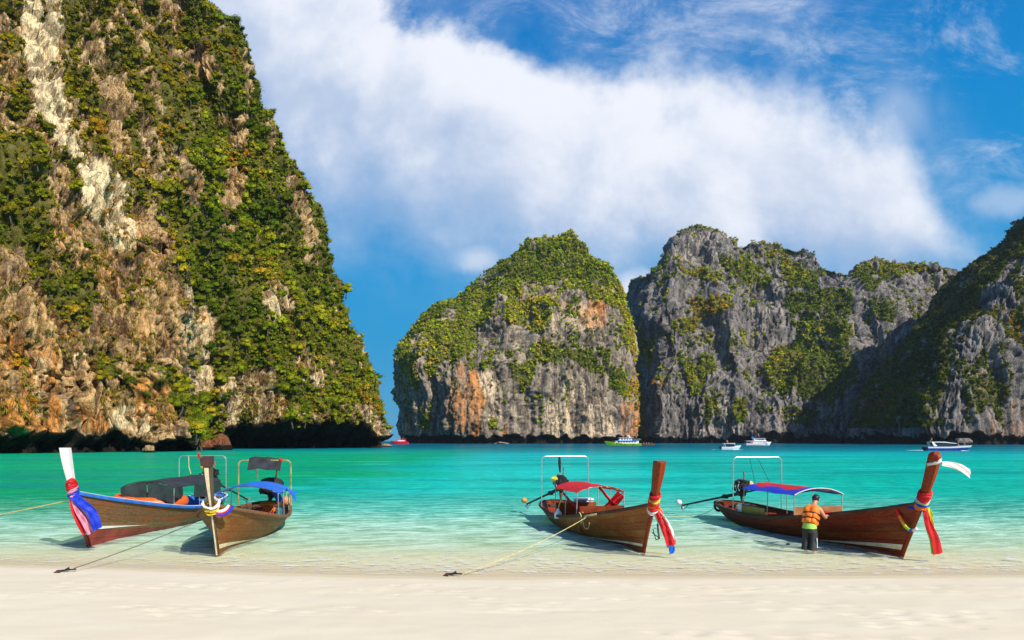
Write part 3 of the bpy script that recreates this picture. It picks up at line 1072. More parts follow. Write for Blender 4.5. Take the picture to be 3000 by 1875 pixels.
# ---- the tall cliff on the left -----------------------------------
def build_tall_cliff():
    rows = 400
    zs = np.concatenate([np.linspace(-3, 26, 100, endpoint=False), np.linspace(26, 205, rows - 100)])

    def ctrl(lst):
        z = [a for a, _, _ in lst]
        X = [pu(p) * y for _, p, y in lst]
        Y = [y for _, _, y in lst]
        return np.stack([np.interp(zs, z, X), np.interp(zs, z, Y)], -1)
    A = ctrl([(0, -700, 112), (30, -700, 116), (70, -700, 127), (120, -700, 148), (205, -700, 185)])
    A2 = ctrl([(0, -120, 146), (30, -120, 150), (70, -130, 160), (120, -180, 182), (205, -280, 215)])
    B0 = ctrl([(0, 250, 172), (30, 250, 175), (70, 235, 186), (120, 160, 206), (205, 0, 240)])
    B = ctrl([(0, 490, 190), (12, 515, 190), (30, 522, 193), (55, 500, 201), (75, 465, 210), (120, 400, 228), (205, 260, 262)])
    C = ctrl([(0, 545, 226), (30, 560, 226), (55, 560, 228), (75, 550, 230), (120, 480, 244), (205, 320, 272)])
    D = ctrl([(0, 800, 248), (30, 800, 252), (70, 750, 259), (120, 640, 269), (205, 480, 286)])
    sil = [(1310, 1118), (1285, 1138), (1250, 1128), (1180, 1100), (1090, 1092), (1020, 1058), (940, 1022), (820, 990), (740, 975),
           (640, 955), (570, 930), (510, 897), (480, 866), (370, 826), (270, 790), (180, 738), (60, 690), (0, 632), (-60, 580), (-120, 520)]
    YE = 292.0
    sz = np.array([CAM_H + (HOR - a) / FPX * YE for a, _ in sil])
    sx = np.array([pu(b) * YE for _, b in sil])
    E = np.stack([np.interp(zs, sz, sx) - 3.0 - 7.5 * sm(zs, 45, 110) + 6.5 * (1 - sm(zs, 8, 50)), np.full(len(zs), YE)], -1)
    D2 = 0.42 * D + 0.58 * E + np.array([2.0, -7.0])
    F_ = E + np.array([-32.0, 44.0])
    H = E + np.array([-90.0, 110.0])
    pts = [A, A2, B0, B, C, D, D2, E, F_, H]
    S = catmull(pts, [16, 110, 110, 44, 110, 70, 70, 34, 12])
    G = np.concatenate([S, np.broadcast_to(zs[None, :, None], S.shape[:2] + (1,))], -1)
    ppx, ppy = px_of(G)
    # hollows: a cave mouth, a long dark crack, an alcove
    Nn = normals(G)
    for hx, hy, rx, ry, dep in ((385, 1085, 42, 62, 9.0), (60, 1058, 95, 12, 5.0), (330, 1215, 40, 22, 5.0), (480, 735, 18, 28, 3.5), (205, 1120, 20, 70, 3.0), (250, 1225, 50, 25, 4.0)):
        r2_ = ((ppx - hx + 14 * fbm(G, 5.0, 2, 3.0)) / rx) ** 2 + ((ppy - hy + 14 * fbm(G, 5.0, 2, 9.0)) / ry) ** 2
        G = G - Nn * (dep * np.exp(-r2_ ** 1.5))[..., None]
    cave = sm(ppx, 640, 720) * (1 - sm(ppx, 1050, 1120))
    side = 1 - sm(ppx, 540, 600)
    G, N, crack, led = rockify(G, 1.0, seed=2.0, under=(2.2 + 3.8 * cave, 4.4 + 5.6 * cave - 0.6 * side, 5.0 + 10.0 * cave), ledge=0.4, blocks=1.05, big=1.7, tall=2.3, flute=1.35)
    px, py = px_of(G)
    # --- where the rock lies bare
    bare = [
        [(60, -20), (190, -20), (195, 90), (165, 150), (195, 330), (300, 470), (385, 560), (400, 700), (345, 740), (275, 640), (225, 480), (105, 340), (65, 150)],
        [(440, -20), (560, -20), (515, 105), (478, 60)],
        [(540, 130), (600, 120), (640, 200), (632, 240), (560, 225)],
        [(460, 410), (525, 440), (600, 520), (585, 600), (520, 570)],
        [(648, 500), (700, 480), (742, 540), (700, 600), (640, 615)],
        [(640, 335), (705, 335), (725, 450), (690, 450), (648, 415)],
        [(780, 345), (806, 350), (815, 480), (795, 460)], [(830, 505), (872, 515), (905, 660), (882, 650)],
        [(782, 815), (835, 825), (866, 905), (830, 935), (770, 905)],
        [(545, 820), (610, 880), (655, 960), (600, 1010), (625, 1090), (655, 1160), (600, 1180), (548, 1170), (540, 1000)],
        [(655, 1130), (740, 1075), (805, 1075), (835, 1170), (905, 1205), (1030, 1245), (1035, 1150), (1085, 1180), (1145, 1250), (1145, 1310), (1020, 1330), (900, 1300), (760, 1310), (640, 1330), (660, 1180)],
        [(875, 1105), (920, 1020), (945, 1100), (935, 1150)],
        [(270, 330), (330, 300), (380, 380), (370, 470), (310, 440)],
        [(420, 560), (470, 560), (500, 700), (480, 760), (430, 690)],
    ]
    near = region(G, [[(-400, 560), (120, 560), (250, 560), (420, 600), (505, 720), (545, 900), (548, 1330), (-400, 1330)]], 16, 1.0)
    thick = region(G, [[(-300, 330), (120, 400), (150, 560), (160, 700), (110, 840), (60, 720), (-300, 640)],
                       [(180, 770), (270, 800), (285, 890), (240, 970), (180, 880)], [(290, 1040), (350, 1040), (350, 1110), (300, 1110)],
                       [(520, 600), (600, 620), (615, 850), (548, 870)],
                       [(130, 790), (200, 820), (210, 960), (150, 900)],
                       [(545, 1130), (650, 1160), (665, 1290), (560, 1290)]], 20, 2.0)
    rock = region(G, bare, 16, 4.0)
    n1 = fbm(G, (9, 9, 16), 3, 11.0)
    n2 = fbm(G, (4, 4, 9), 3, 15.0)
    upper = region(G, [[(-300, -200), (420, -200), (470, 300), (520, 560), (420, 620), (250, 560), (-300, 560)]], 16, 6.0)
    veg = np.ones(rock.shape)
    veg = np.where(n1 + 0.6 * n2 > 0.66, 0.03, veg)
    veg = np.where((upper > 0) & (n1 * 0.7 + 0.8 * n2 - 0.15 * led > -0.12), 0.02, veg)
    veg = np.where(near > 0, np.where(n1 * 0.6 + n2 - 0.2 * led < -0.85, 0.6, 0.0), veg)
    veg = np.where(thick > 0, 1.0, veg)
    veg = np.where(rock > 0, np.where(n2 < -0.75, 0.6, 0.0), veg)
    veg = np.where((py > 1262) & (thick < 0.5), 0, veg)
    veg = np.where((py > 1215) & (px < 545) & (thick < .5), veg * 0.15, veg)
    stain = 0.13 + 0.25 * near + 0.24 * region(G, [[(-200, 1000), (170, 1000), (180, 1260), (-200, 1300)], [(380, 1090), (520, 1110), (520, 1230), (400, 1230)],
                                                   [(230, 1180), (330, 1150), (330, 1270), (240, 1270)], [(480, 520), (590, 520), (590, 600), (480, 570)],
                                                   [(640, 520), (690, 500), (690, 610), (640, 610)], [(560, 860), (640, 900), (640, 960), (570, 940)],
                                                   [(540, 150), (640, 150), (640, 250), (540, 250)]], 18, 5.0)
    pale = 0.18 + 0.55 * region(G, bare[:1] + [[(220, 480), (330, 520), (390, 600), (390, 720), (330, 740), (250, 600)], [(90, 1060), (135, 1060), (135, 1230), (95, 1230)],
                                               [(210, 1030), (260, 1030), (250, 1090), (215, 1080)], [(310, 1200), (440, 1180), (440, 1270), (310, 1270)]], 14, 7.0) \
        + 0.25 * region(G, bare[8:12], 12, 9.0)
    stain = np.where(py > 1268, 0.0, stain)
    pale = np.where(py > 1275, -0.3, pale)
    green = np.clip(veg, 0, 1) * 0.9 + 0.06 * near * (n2 < 0.2)
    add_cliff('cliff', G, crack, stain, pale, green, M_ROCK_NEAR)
    # --- trees and shrubs
    rng = np.random.default_rng(21)
    big_w = np.clip(veg, 0, 1)
    c, nn = spread(G, big_w, 2.0, rng)
    keep = in_view(c, 150) & (c[:, 1] < 330)
    c, nn = c[keep], nn[keep]
    n = len(c)
    size = 0.75 + 1.25 * rng.uniform(0, 1, n) ** 1.8
    giant = rng.uniform(0, 1, n) < 0.055
    size = np.where(giant, rng.uniform(2.1, 3.5, n), size) * np.clip(1 + 0.3 * fbm(c, 9.0, 2, 77.0), .65, 1.4)
    cpx, cpy = px_of(c)
    size *= np.where(cpx < 545, 0.86, 1.05)
    pos = c + nn * (size * 0.35)[:, None]
    pos[:, 2] += size * 0.1
    tint = tints(n, c, GREENS, G_WEIGHT, rng, 16.0, 3.0)
    tint[(cpx < 545)] *= np.array([1.25, 1.0, 1.0])
    tint *= np.where(cpy < 420, 0.8, 1.0)[:, None]
    # the trees that show largest stand alone, the rest is one mass of leaves
    score = size / c[:, 1] * np.where((cpx > 0) & (cpx < 1150) & (cpy > 0) & (cpy < 1290), 1, 0)
    top = np.argsort(-score)[:300]
    mask = np.ones(n, dtype=bool)
    mask[top] = False
    # dry grass between the rocks
    tw = np.where((veg < 0.5) & (rock < 0.5) & (py < 1240), np.where(near > 0, 0.10, 0.15), 0.0) * (n2 + 0.5 * n1 < 0.12)
    tw = np.where((rock > 0) & (n1 < -0.25) & (py < 1240), 0.12, tw)
    c2, nn2 = spread(G, tw, 1.15, rng)
    k2 = in_view(c2, 100) & (c2[:, 1] < 330)
    c2, nn2 = c2[k2], nn2[k2]
    s2 = rng.uniform(0.55, 1.45, len(c2))
    t2 = tints(len(c2), c2, STRAW + [(0.12, 0.16, 0.02)], [1, 1, .8, 1.2, .5, .9], rng, 9.0, 5.0)
    nm = int(mask.sum())
    o = scatter('cliff_shrubs', CL_NEAR, pos[mask], size[mask], rng.uniform(0, 6.28, nm), tint[mask], rng.uniform(0.75, 1.15, nm), rng)
    tag(o, 'dense green shrubs and vines growing over the tall left cliff', 'shrubs', kind='stuff')
    o = scatter('cliff_grass', TUFTS, c2 + nn2 * 0.15, s2, rng.uniform(0, 6.28, len(c2)), t2, np.ones(len(c2)), rng)
    tag(o, 'tufts of dry straw grass hanging on the bare left cliff', 'grass', kind='stuff')
    # single trees: two kinds of mesh, shared
    crowns = []
    for k in range(6):
        pv, pf = make_clump(np.random.default_rng(60 + k), 560, 10, 0.060, 0.9)
        crowns.append(mesh_np('crown', pv, pf, M_LEAF_OBJ).data)
    trunks = []
    for k in range(3):
        mb = MB()
        rr = np.random.default_rng(80 + k)
        bend = rr.normal(0, .12, 2)
        mb.tube([(0, 0, -1.0), (bend[0], bend[1], -.45), (bend[0] * .5, bend[1] * 1.6, 0.1)], [.085, .06, .04], 6)
        for _ in range(3):
            a = rr.uniform(0, 6.28)
            mb.tube([(bend[0] * .8, bend[1], -.3), (math.cos(a) * .3, math.sin(a) * .3, .1), (math.cos(a) * .5, math.sin(a) * .5, .4)], [.04, .03, .015], 5)
        trunks.append(mb.build('trunk', M_BARK).data)
    for o in [o for o in COL.objects if o.name.split('.')[0] in ('crown', 'trunk')]:
        bpy.data.objects.remove(o)
    for q, i in enumerate(top):
        x, y = cpx[i], cpy[i]
        t = tint[i]
        lum = t[1] * 1.2 + t[0]
        if t[0] > 1.6 * t[1]:
            hue = 'rust'
        elif t[0] > 0.95 * t[1]:
            hue = 'olive'
        elif lum < 0.15:
            hue = 'dark green'
        elif lum < 0.27:
            hue = 'mid green'
        else:
            hue = 'lime green'
        big = 'broad' if size[i] > 2.8 else 'middling' if size[i] > 2.2 else 'small'
        edge = np.interp(y, [0, 370, 740, 1090, 1250], [640, 835, 980, 1095, 1135])
        col_x = np.interp(y, [0, 330, 560, 740, 1300], [120, 220, 330, 330, 330])
        vert = ['topmost', 'near top', 'upper', 'above middle', 'mid height', 'below middle', 'low down', 'lowest'][int(min(max(y / 163, 0), 7))]
        if x > edge - 55:
            hor = 'on its right skyline'
        elif x > edge - 130:
            hor = 'just inside its right skyline'
        elif y > 640 and x < 545:
            hor = 'by the left border' if x < 120 else 'on the straw tufted buttress' if x < 330 else 'near the buttress edge'
        elif y > 640:
            hor = 'just right of the buttress' if x < 680 else 'left of the pale triangle' if x < 770 else 'around the pale triangle' if x < 880 else 'right of the pale triangle'
        else:
            hor = 'by the left border' if x < 60 else 'left of the pale column' if x < col_x - 60 else 'against the pale column' if x < col_x + 70 else 'right of the pale column' if x < col_x + 210 else 'amid the reddish bare patches' if x < edge - 240 else 'right of the reddish patches'
        lab = big + ' ' + hue + ' tree ' + vert + ' on the left cliff, ' + hor
        e = empty('tree', pos[i], rng.uniform(0, 6.28), lab, 'tree', 'trees growing on the tall left cliff')
        s = float(size[i])
        e.scale = (s, s, s * rng.uniform(0.85, 1.15))
        cr = bpy.data.objects.new('crown', crowns[q % 6])
        cr.color = (*[float(v) for v in t], 1.0)
        COL.objects.link(cr)
        cr.parent = e
        tk = bpy.data.objects.new('trunk', trunks[q % 3])
        COL.objects.link(tk)
        tk.parent = e


build_tall_cliff()


def hill_foliage(name, G, veg, cell, rng_seed, smin, smax, palette, weights, label, dim=1.0, patch=60.0):
    rng = np.random.default_rng(rng_seed)
    c, nn = spread(G, veg, cell, rng)
    k = in_view(c, 60)
    c, nn = c[k], nn[k]
    n = len(c)
    size = smin + (smax - smin) * rng.uniform(0, 1, n) ** 2.2
    pos = c + nn * (size * 0.3)[:, None]
    pos[:, 2] += size * 0.12
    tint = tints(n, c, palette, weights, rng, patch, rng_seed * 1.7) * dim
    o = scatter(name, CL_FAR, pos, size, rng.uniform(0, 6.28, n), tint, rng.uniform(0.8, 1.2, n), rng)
    tag(o, label, 'trees', kind='stuff')


# ---- the domed island in the middle -------------------------------
def build_dome():
    YC = 780.0
    left = [(1330, 1190), (1291, 1183), (1200, 1168), (1100, 1158), (1050, 1162), (980, 1188), (920, 1228), (900, 1262), (870, 1328), (830, 1388), (780, 1424), (740, 1460), (715, 1500), (700, 1545), (693, 1600), (687, 1655)]
    right = [(1330, 1880), (1291, 1877), (1150, 1868), (1050, 1858), (900, 1842), (830, 1826), (780, 1802), (740, 1772), (715, 1735), (700, 1700), (693, 1680), (687, 1662)]
    rows, cols = 300, 420
    zmax = CAM_H + (HOR - 687) / FPX * YC - 10
    v = np.linspace(0, 1, rows)
    zs = -5 + (zmax + 5) * (1 - (1 - v) ** 1.25)
    zl = np.array([CAM_H + (HOR - a) / FPX * YC - 9 * (a < 1000) for a, _ in left])
    xl = np.interp(zs, zl, [pu(b) * YC for _, b in left])
    zr = np.array([CAM_H + (HOR - a) / FPX * YC - 9 * (a < 1000) for a, _ in right])
    xr = np.interp(zs, zr, [pu(b) * YC for _, b in right])
    th = np.linspace(R(-28), R(208), cols)
    c, s = np.cos(th), np.sin(th)
    ex = np.sign(c) * np.abs(c) ** 0.8
    ey = np.sign(s) * np.abs(s) ** 0.75
    xc, w = (xl + xr) / 2, (xr - xl) / 2 - 5.0
    w = np.maximum(w, 0.5)
    Dp = 105 * (1 - (np.clip(zs, 0, None) / zmax) ** 2.6) + 4
    X = xc[None, :] - w[None, :] * ex[:, None]
    Y = YC - Dp[None, :] * ey[:, None]
    G = np.stack([X, Y, np.broadcast_to(zs, X.shape)], -1)
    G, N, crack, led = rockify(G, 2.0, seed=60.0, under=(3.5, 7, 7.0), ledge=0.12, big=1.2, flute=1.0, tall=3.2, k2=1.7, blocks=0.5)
    px, py = px_of(G)
    n1 = fbm(G, (34, 34, 50), 3, 71.0)
    n2 = fbm(G, (13, 13, 22), 3, 75.0)
    lit = [(1500, 1090), (1590, 1040), (1640, 980)]
    green_p = region(G, [
        [(1150, 1040), (1200, 960), (1270, 890), (1400, 810), (1500, 700), (1660, 670), (1800, 760), (1840, 900), (1800, 905), (1770, 880), (1700, 880), (1650, 890), (1600, 950), (1590, 980),
         (1500, 950), (1430, 930), (1390, 960), (1390, 1020), (1340, 1060), (1310, 1050), (1270, 1100), (1220, 1150), (1190, 1100)],
        [(1365, 1050), (1440, 1035), (1430, 1075), (1375, 1095)], [(1480, 1040), (1600, 1000), (1640, 1030), (1800, 1020), (1850, 1110), (1870, 1150), (1800, 1160), (1760, 1110), (1720, 1090), (1670, 1040), (1590, 1070), (1560, 1120), (1520, 1170), (1500, 1100)],
        [(1440, 1230), (1480, 1230), (1480, 1265), (1440, 1260)], [(1230, 1180), (1260, 1180), (1255, 1270), (1235, 1260)],
        [(1800, 840), (1850, 900), (1862, 1060), (1830, 1030)],
    ], 13, 70.0, 20.0)
    holes = region(G, [[(1370, 790), (1480, 800), (1470, 830), (1380, 850)], [(1440, 900), (1480, 890), (1480, 940), (1450, 950)], [(1200, 990), (1240, 985), (1230, 1030), (1205, 1030)],
                       [(1520, 820), (1640, 840), (1640, 875), (1540, 870)]], 12, 72.0, 16.0)
    veg = green_p * (n2 + 0.5 * n1 < 0.52) * (1 - holes * 0.85)
    veg = np.where((green_p < .5) & (n2 + 0.4 * n1 < -0.70) & (py < 1255), 0.5, veg)
    near_g = region(G, [[(1170, 1230), (1150, 1000), (1300, 850), (1500, 690), (1820, 700), (1880, 1180), (1700, 1150), (1560, 1180), (1300, 1150)]], 20, 79.0, 20.0)
    veg = np.where((veg < .1) & (near_g > 0) & (n2 < 0.15), 0.035, veg)
    stain = -0.02 + 0.60 * region(G, [[(1300, 1160), (1340, 1060), (1400, 1080), (1420, 1200), (1400, 1290), (1320, 1260)], [(1180, 1210), (1215, 1210), (1215, 1270), (1190, 1260)],
                                      [(1480, 1230), (1500, 1300), (1460, 1300)], [(1820, 1180), (1880, 1180), (1890, 1300), (1820, 1300)], [(1650, 890), (1780, 880), (1780, 960), (1720, 960)]], 10, 73.0, 16.0) \
        + 0.22 * region(G, [[(1380, 1090), (1500, 1090), (1480, 1300), (1380, 1300)], [(1590, 1190), (1780, 1190), (1780, 1300), (1590, 1300)]], 12, 74, 16.)
    pale = 0.06 + 0.42 * region(G, [[(1600, 1180), (1680, 1100), (1760, 1150), (1800, 1250), (1780, 1300), (1590, 1300)], [(1610, 900), (1760, 880), (1750, 960), (1620, 1000)],
                                     [(1380, 1090), (1470, 1080), (1480, 1230), (1400, 1230)]], 12, 78.0, 16.0)
    stain = np.where(py > 1285, 0, stain)
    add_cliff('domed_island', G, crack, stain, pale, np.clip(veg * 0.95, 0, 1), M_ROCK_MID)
    hill_foliage('island_trees', G, veg, 3.4, 31, 1.3, 3.4, GREENS, [0.16, 0.26, 0.30, 0.20, 0.10, 0.008, 0.0005],
                 'green forest covering the upper slopes of the domed middle island', 1.6)


build_dome()


def curtain(top, base, lean, rows, cols, zpow=1.0, back=60.0, extra_rows=14):
    """a wall with a given skyline: top (px,py) list, base (px,depth) list, lean in metres from foot to crest"""
    tpx = np.array([p for p, _ in top])
    tpy = np.array([p for _, p in top])
    bpx = np.array([p for p, _ in base])
    bdep = np.array([p for _, p in base])
    u = np.linspace(tpx[0], tpx[-1], cols)
    Yb = np.interp(u, bpx, bdep)
    ln = np.interp(u, [p for p, _ in lean], [p for _, p in lean])
    Yt = Yb + ln
    Zt = CAM_H + (HOR - np.interp(u, tpx, tpy)) / FPX * Yt - 4
    v = np.linspace(0, 1, rows)
    f = v ** zpow
    Z = -5 + (Zt[:, None] + 5) * v[None, :]
    Y = Yb[:, None] + ln[:, None] * f[None, :]
    X = pu(u)[:, None] * (0.5 * Yb + 0.5 * Yt)[:, None] + pu(u)[:, None] * (Y - (0.5 * Yb + 0.5 * Yt)[:, None])
    b = np.linspace(0, 1, extra_rows + 1)[1:]
    Zb = Zt[:, None] - back * 0.55 * b[None, :] ** 1.6
    Yk = Yt[:, None] + back * b[None, :]
    Xb = np.repeat(X[:, -1:], extra_rows, 1)
    return np.stack([np.concatenate([X, Xb], 1), np.concatenate([Y, Yk], 1), np.concatenate([Z, Zb], 1)], -1)


def build_massif():
    top = [(1828, 900), (1842, 850), (1855, 820), (1875, 800), (1900, 790), (1948, 775), (1956, 735), (1966, 700), (1985, 680), (2035, 662), (2095, 660), (2135, 682), (2170, 697), (2200, 695),
           (2240, 706), (2300, 704), (2350, 715), (2390, 738), (2430, 770), (2460, 794), (2500, 796), (2515, 766), (2580, 750), (2640, 746), (2700, 748), (2760, 750), (2810, 770), (2860, 800), (2960, 850)]
    base = [(1828, 1010), (1850, 960), (1885, 850), (1930, 800), (2100, 775), (2300, 760), (2480, 745), (2560, 760), (2960, 830)]
    lean = [(1828, 40), (1900, 90), (2050, 170), (2300, 170), (2480, 120), (2600, 110), (2960, 90)]
    G = curtain(top, base, lean, 250, 470, 1.35, 80)
    # side ribs and gullies
    Nn = normals(G)
    vz = np.clip(G[..., 2:3] / 60.0, 0, 1)
    G = G + Nn * (22 * fbm(G, (95, 200, 190), 2, 83.0) + 12 * ridged(G, (60, 120, 110), 1, 87.0))[..., None] * np.clip(1 - np.abs(np.linspace(0, 1, G.shape[1]) - 0.45)[None, :, None] * 1.9, 0, 1)
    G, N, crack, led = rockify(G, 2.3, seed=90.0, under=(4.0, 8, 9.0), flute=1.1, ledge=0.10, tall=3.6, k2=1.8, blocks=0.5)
    px, py = px_of(G)
    n1 = fbm(G, (40, 40, 45), 3, 91.0)
    n2 = fbm(G, (14, 14, 26), 3, 95.0)
    gp = region(G, [[(2300, 870), (2420, 840), (2490, 860), (2490, 1000), (2500, 1120), (2430, 1180), (2300, 1150), (2220, 1110), (2260, 1030), (2330, 990)],
                    [(1970, 960), (2060, 880), (2150, 855), (2150, 910), (2060, 940), (2000, 980)], [(2100, 740), (2200, 760), (2270, 830), (2230, 850), (2130, 800)],
                    [(2280, 750), (2400, 800), (2400, 850), (2300, 830)], [(1980, 780), (2100, 790), (2120, 830), (2040, 810)], [(1880, 1000), (1930, 990), (1900, 1080), (1880, 1080)],
                    [(2000, 1060), (2080, 1030), (2090, 1090), (2040, 1160), (2010, 1140)], [(2070, 1170), (2110, 1180), (2080, 1230), (2060, 1220)], [(2150, 1170), (2190, 1170), (2185, 1240), (2155, 1230)],
                    [(2500, 800), (2560, 745), (2720, 735), (2700, 790), (2600, 810), (2540, 850)], [(2570, 890), (2620, 870), (2620, 950), (2580, 940)],
                    [(2560, 1080), (2620, 1040), (2600, 1110), (2560, 1130)], [(2330, 1200), (2400, 1200), (2380, 1250), (2330, 1240)],
                    [(1860, 950), (1880, 950), (1890, 1290), (1868, 1290)]], 14, 92.0, 22.0)
    crest = (py < np.interp(px, [p for p, _ in top], [p for _, p in top]) + 14)
    veg = gp * (n2 + 0.4 * n1 < 0.62)
    veg = np.where((gp < .5) & (n2 + 0.5 * n1 < -0.55) & (py < 1240), 0.45, veg)
    veg = np.where((veg < .1) & (n2 < 0.1) & (py < 1210), 0.03, veg)
    veg = np.where(crest & (n1 < 0.5), 0.6, veg)
    stain = -0.02 + 0.3 * region(G, [[(2200, 1190), (2520, 1180), (2520, 1290), (2200, 1290)], [(2590, 900), (2700, 900), (2600, 1060), (2560, 1050)], [(2200, 820), (2230, 820), (2220, 860), (2190, 850)]], 16, 97.0, 20.0)
    pale = 0.05 + 0.3 * region(G, [[(2050, 1180), (2160, 1180), (2160, 1290), (2050, 1290)], [(1980, 680), (2120, 680), (2100, 760), (1980, 770)], [(2270, 830), (2330, 850), (2300, 930), (2220, 900)]], 14, 98.0, 20.0)
    stain = np.where(py > 1280, 0, stain)
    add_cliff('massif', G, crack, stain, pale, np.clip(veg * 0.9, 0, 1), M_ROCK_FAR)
    hill_foliage('massif_trees', G, veg, 4.2, 33, 1.5, 4.2, GREENS, [0.26, 0.28, 0.24, 0.15, 0.09, 0.008, 0.0003],
                 'green forest patches on the long grey cliff right of the middle island', 1.35)


build_massif()


def build_right_cliff():
    rows = 240
    zs = -5 + 255 * np.linspace(0, 1, rows)
    YE = 660.0
    sil = [(1320, 2470), (1291, 2490), (1260, 2500), (1180, 2540), (1110, 2592), (1040, 2655), (980, 2720), (930, 2762), (850, 2802), (790, 2852), (740, 2902), (680, 2962), (645, 3010), (560, 3120), (480, 3230)]
    sz = np.array([CAM_H + (HOR - a) / FPX * YE for a, _ in sil])
    E = np.stack([np.interp(zs, sz, [pu(b) * YE for _, b in sil]), np.full(rows, YE)], -1)

    def ctrl(lst):
        z = [a for a, _, _ in lst]
        return np.stack([np.interp(zs, z, [pu(p) * y for _, p, y in lst]), np.interp(zs, z, [y for _, _, y in lst])], -1)
    K = ctrl([(0, 2725, 505), (20, 2725, 508), (58, 2790, 520), (85, 2830, 535), (110, 2895, 552), (140, 2945, 570), (180, 2990, 600), (250, 3100, 650)])
    M_ = ctrl([(0, 3050, 512), (60, 3060, 522), (110, 3080, 545), (180, 3130, 590), (250, 3200, 640)])
    O_ = ctrl([(0, 3700, 560), (250, 3700, 640)])
    B = E + np.array([60.0, 120.0])
    E2 = 0.5 * (E + K) + np.array([2.0, 0.0])
    S = catmull([B, E, E2, K, M_, O_], [26, 100, 100, 130, 40])
    G = np.concatenate([S, np.broadcast_to(zs[None, :, None], S.shape[:2] + (1,))], -1)
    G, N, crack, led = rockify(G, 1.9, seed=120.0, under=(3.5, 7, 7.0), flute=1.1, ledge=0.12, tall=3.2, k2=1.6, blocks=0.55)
    px, py = px_of(G)
    n1 = fbm(G, (30, 30, 40), 3, 121.0)
    n2 = fbm(G, (11, 11, 22), 3, 125.0)
    kx = np.interp(py, [780, 900, 1060, 1240], [2950, 2880, 2790, 2730])
    face = px > kx
    veg = np.where(face, np.where(n2 + 0.5 * n1 < -0.36, 0.8, 0), np.where(n2 + 0.5 * n1 < 0.62, 0.9, 0.05))
    veg = np.where((py < 760), np.where(n2 < 0.5, 0.9, 0), veg)
    veg = np.where(py > 1255, 0, veg)
    stain = 0.1 + 0.35 * region(G, [[(2860, 1100), (2920, 1060), (2950, 1290), (2880, 1290)], [(2960, 1180), (3060, 1180), (3060, 1290), (2960, 1290)]], 12, 127.0, 18.0)
    add_cliff('right_cliff', G, crack, stain, np.full(px.shape, 0.02), np.clip(veg * 0.9, 0, 1), M_ROCK_FAR)
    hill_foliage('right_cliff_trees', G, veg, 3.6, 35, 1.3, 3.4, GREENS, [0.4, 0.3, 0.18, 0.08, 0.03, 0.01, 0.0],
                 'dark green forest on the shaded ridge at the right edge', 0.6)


build_right_cliff()
# ------------------------------------------------------------------ boats on the shore
M_WOOD_BROWN = wood('varnished_brown', (0.075, 0.014, 0.004), (0.22, 0.04, 0.008), (0.2, 0.07, 0.018), 0.36)
M_WOOD_RED = wood('varnished_red_brown', (0.09, 0.012, 0.004), (0.27, 0.034, 0.008), (0.18, 0.05, 0.013), 0.34)
M_WOOD_OLIVE = wood('worn_olive_brown', (0.1, 0.036, 0.007), (0.27, 0.09, 0.016), (0.24, 0.15, 0.05), 0.5)
M_WOOD_GREY = wood('weathered_grey_brown', (0.13, 0.065, 0.028), (0.27, 0.145, 0.062), (0.34, 0.07, 0.018), 0.55)
M_WOOD_GOLD = wood('varnished_gold_brown', (0.15, 0.036, 0.005), (0.38, 0.105, 0.014), (0.3, 0.16, 0.045), 0.36)
M_WOOD_DARK = wood('dark_inside_wood', (0.05, 0.026, 0.014), (0.11, 0.055, 0.028), (0.14, 0.08, 0.045), 0.6)
M_WOOD_POST = wood('post_wood', (0.16, 0.026, 0.007), (0.36, 0.062, 0.013), (0.28, 0.035, 0.01), 0.4)
M_RED_HULL = plain('antifouling_red', (0.26, 0.035, 0.022), 0.65, var=0.4, scale=2.5)
M_WHITE = plain('white_paint', (0.80, 0.79, 0.75), 0.5, var=0.10, scale=5)
M_CREAM = plain('cream_paint', (0.74, 0.64, 0.42), 0.55, var=0.22, scale=6)
M_BLUE_RAIL = plain('blue_paint', (0.03, 0.16, 0.55), 0.45, var=0.25)
M_MAROON = plain('maroon_paint', (0.16, 0.016, 0.016), 0.4, var=0.3)
M_STEEL = plain('galvanised_tube', (0.46, 0.46, 0.44), 0.35, metal=0.55, var=0.2)
M_IRON = plain('black_iron', (0.02, 0.02, 0.022), 0.5, metal=0.3, var=0.5, scale=9)
M_ENGINE = plain('oily_engine', (0.030, 0.032, 0.036), 0.38, metal=0.5, var=0.7, scale=11, bump=0.5)
M_CHROME = plain('bare_metal', (0.55, 0.54, 0.52), 0.3, metal=0.8, var=0.3)
M_YELLOW = plain('yellow_plastic', (0.75, 0.60, 0.03), 0.45)
M_ORANGE = plain('orange_cloth', (0.85, 0.19, 0.012), 0.7, var=0.3)
M_ORANGE_R = plain('orange_rubber', (0.75, 0.12, 0.012), 0.45, var=0.2)
M_BLACKCLOTH = plain('black_cloth', (0.016, 0.018, 0.022), 0.75, var=0.5, scale=3)
M_MESH = plain('dark_green_screen', (0.020, 0.034, 0.030), 0.7, var=0.4, scale=3)
M_BLUECLOTH = plain('blue_tarpaulin', (0.015, 0.17, 0.72), 0.5, var=0.25, scale=3, transl=0.2)
M_REDCLOTH = plain('red_cloth', (0.72, 0.012, 0.018), 0.65, var=0.25, scale=3, transl=0.25)
M_NAVYCLOTH = plain('navy_cloth', (0.012, 0.035, 0.25), 0.65, var=0.3, scale=3, transl=0.15)
M_DEEPBLUE = plain('deep_blue_cloth', (0.010, 0.045, 0.62), 0.6, var=0.25, transl=0.2)
M_WHITECLOTH = plain('white_cloth', (0.84, 0.80, 0.78), 0.7, var=0.1, transl=0.25)
M_PINKCLOTH = plain('pink_cloth', (0.75, 0.30, 0.42), 0.7, var=0.2, transl=0.25)
M_YELCLOTH = plain('yellow_cloth', (0.85, 0.66, 0.03), 0.65, var=0.2, transl=0.25)
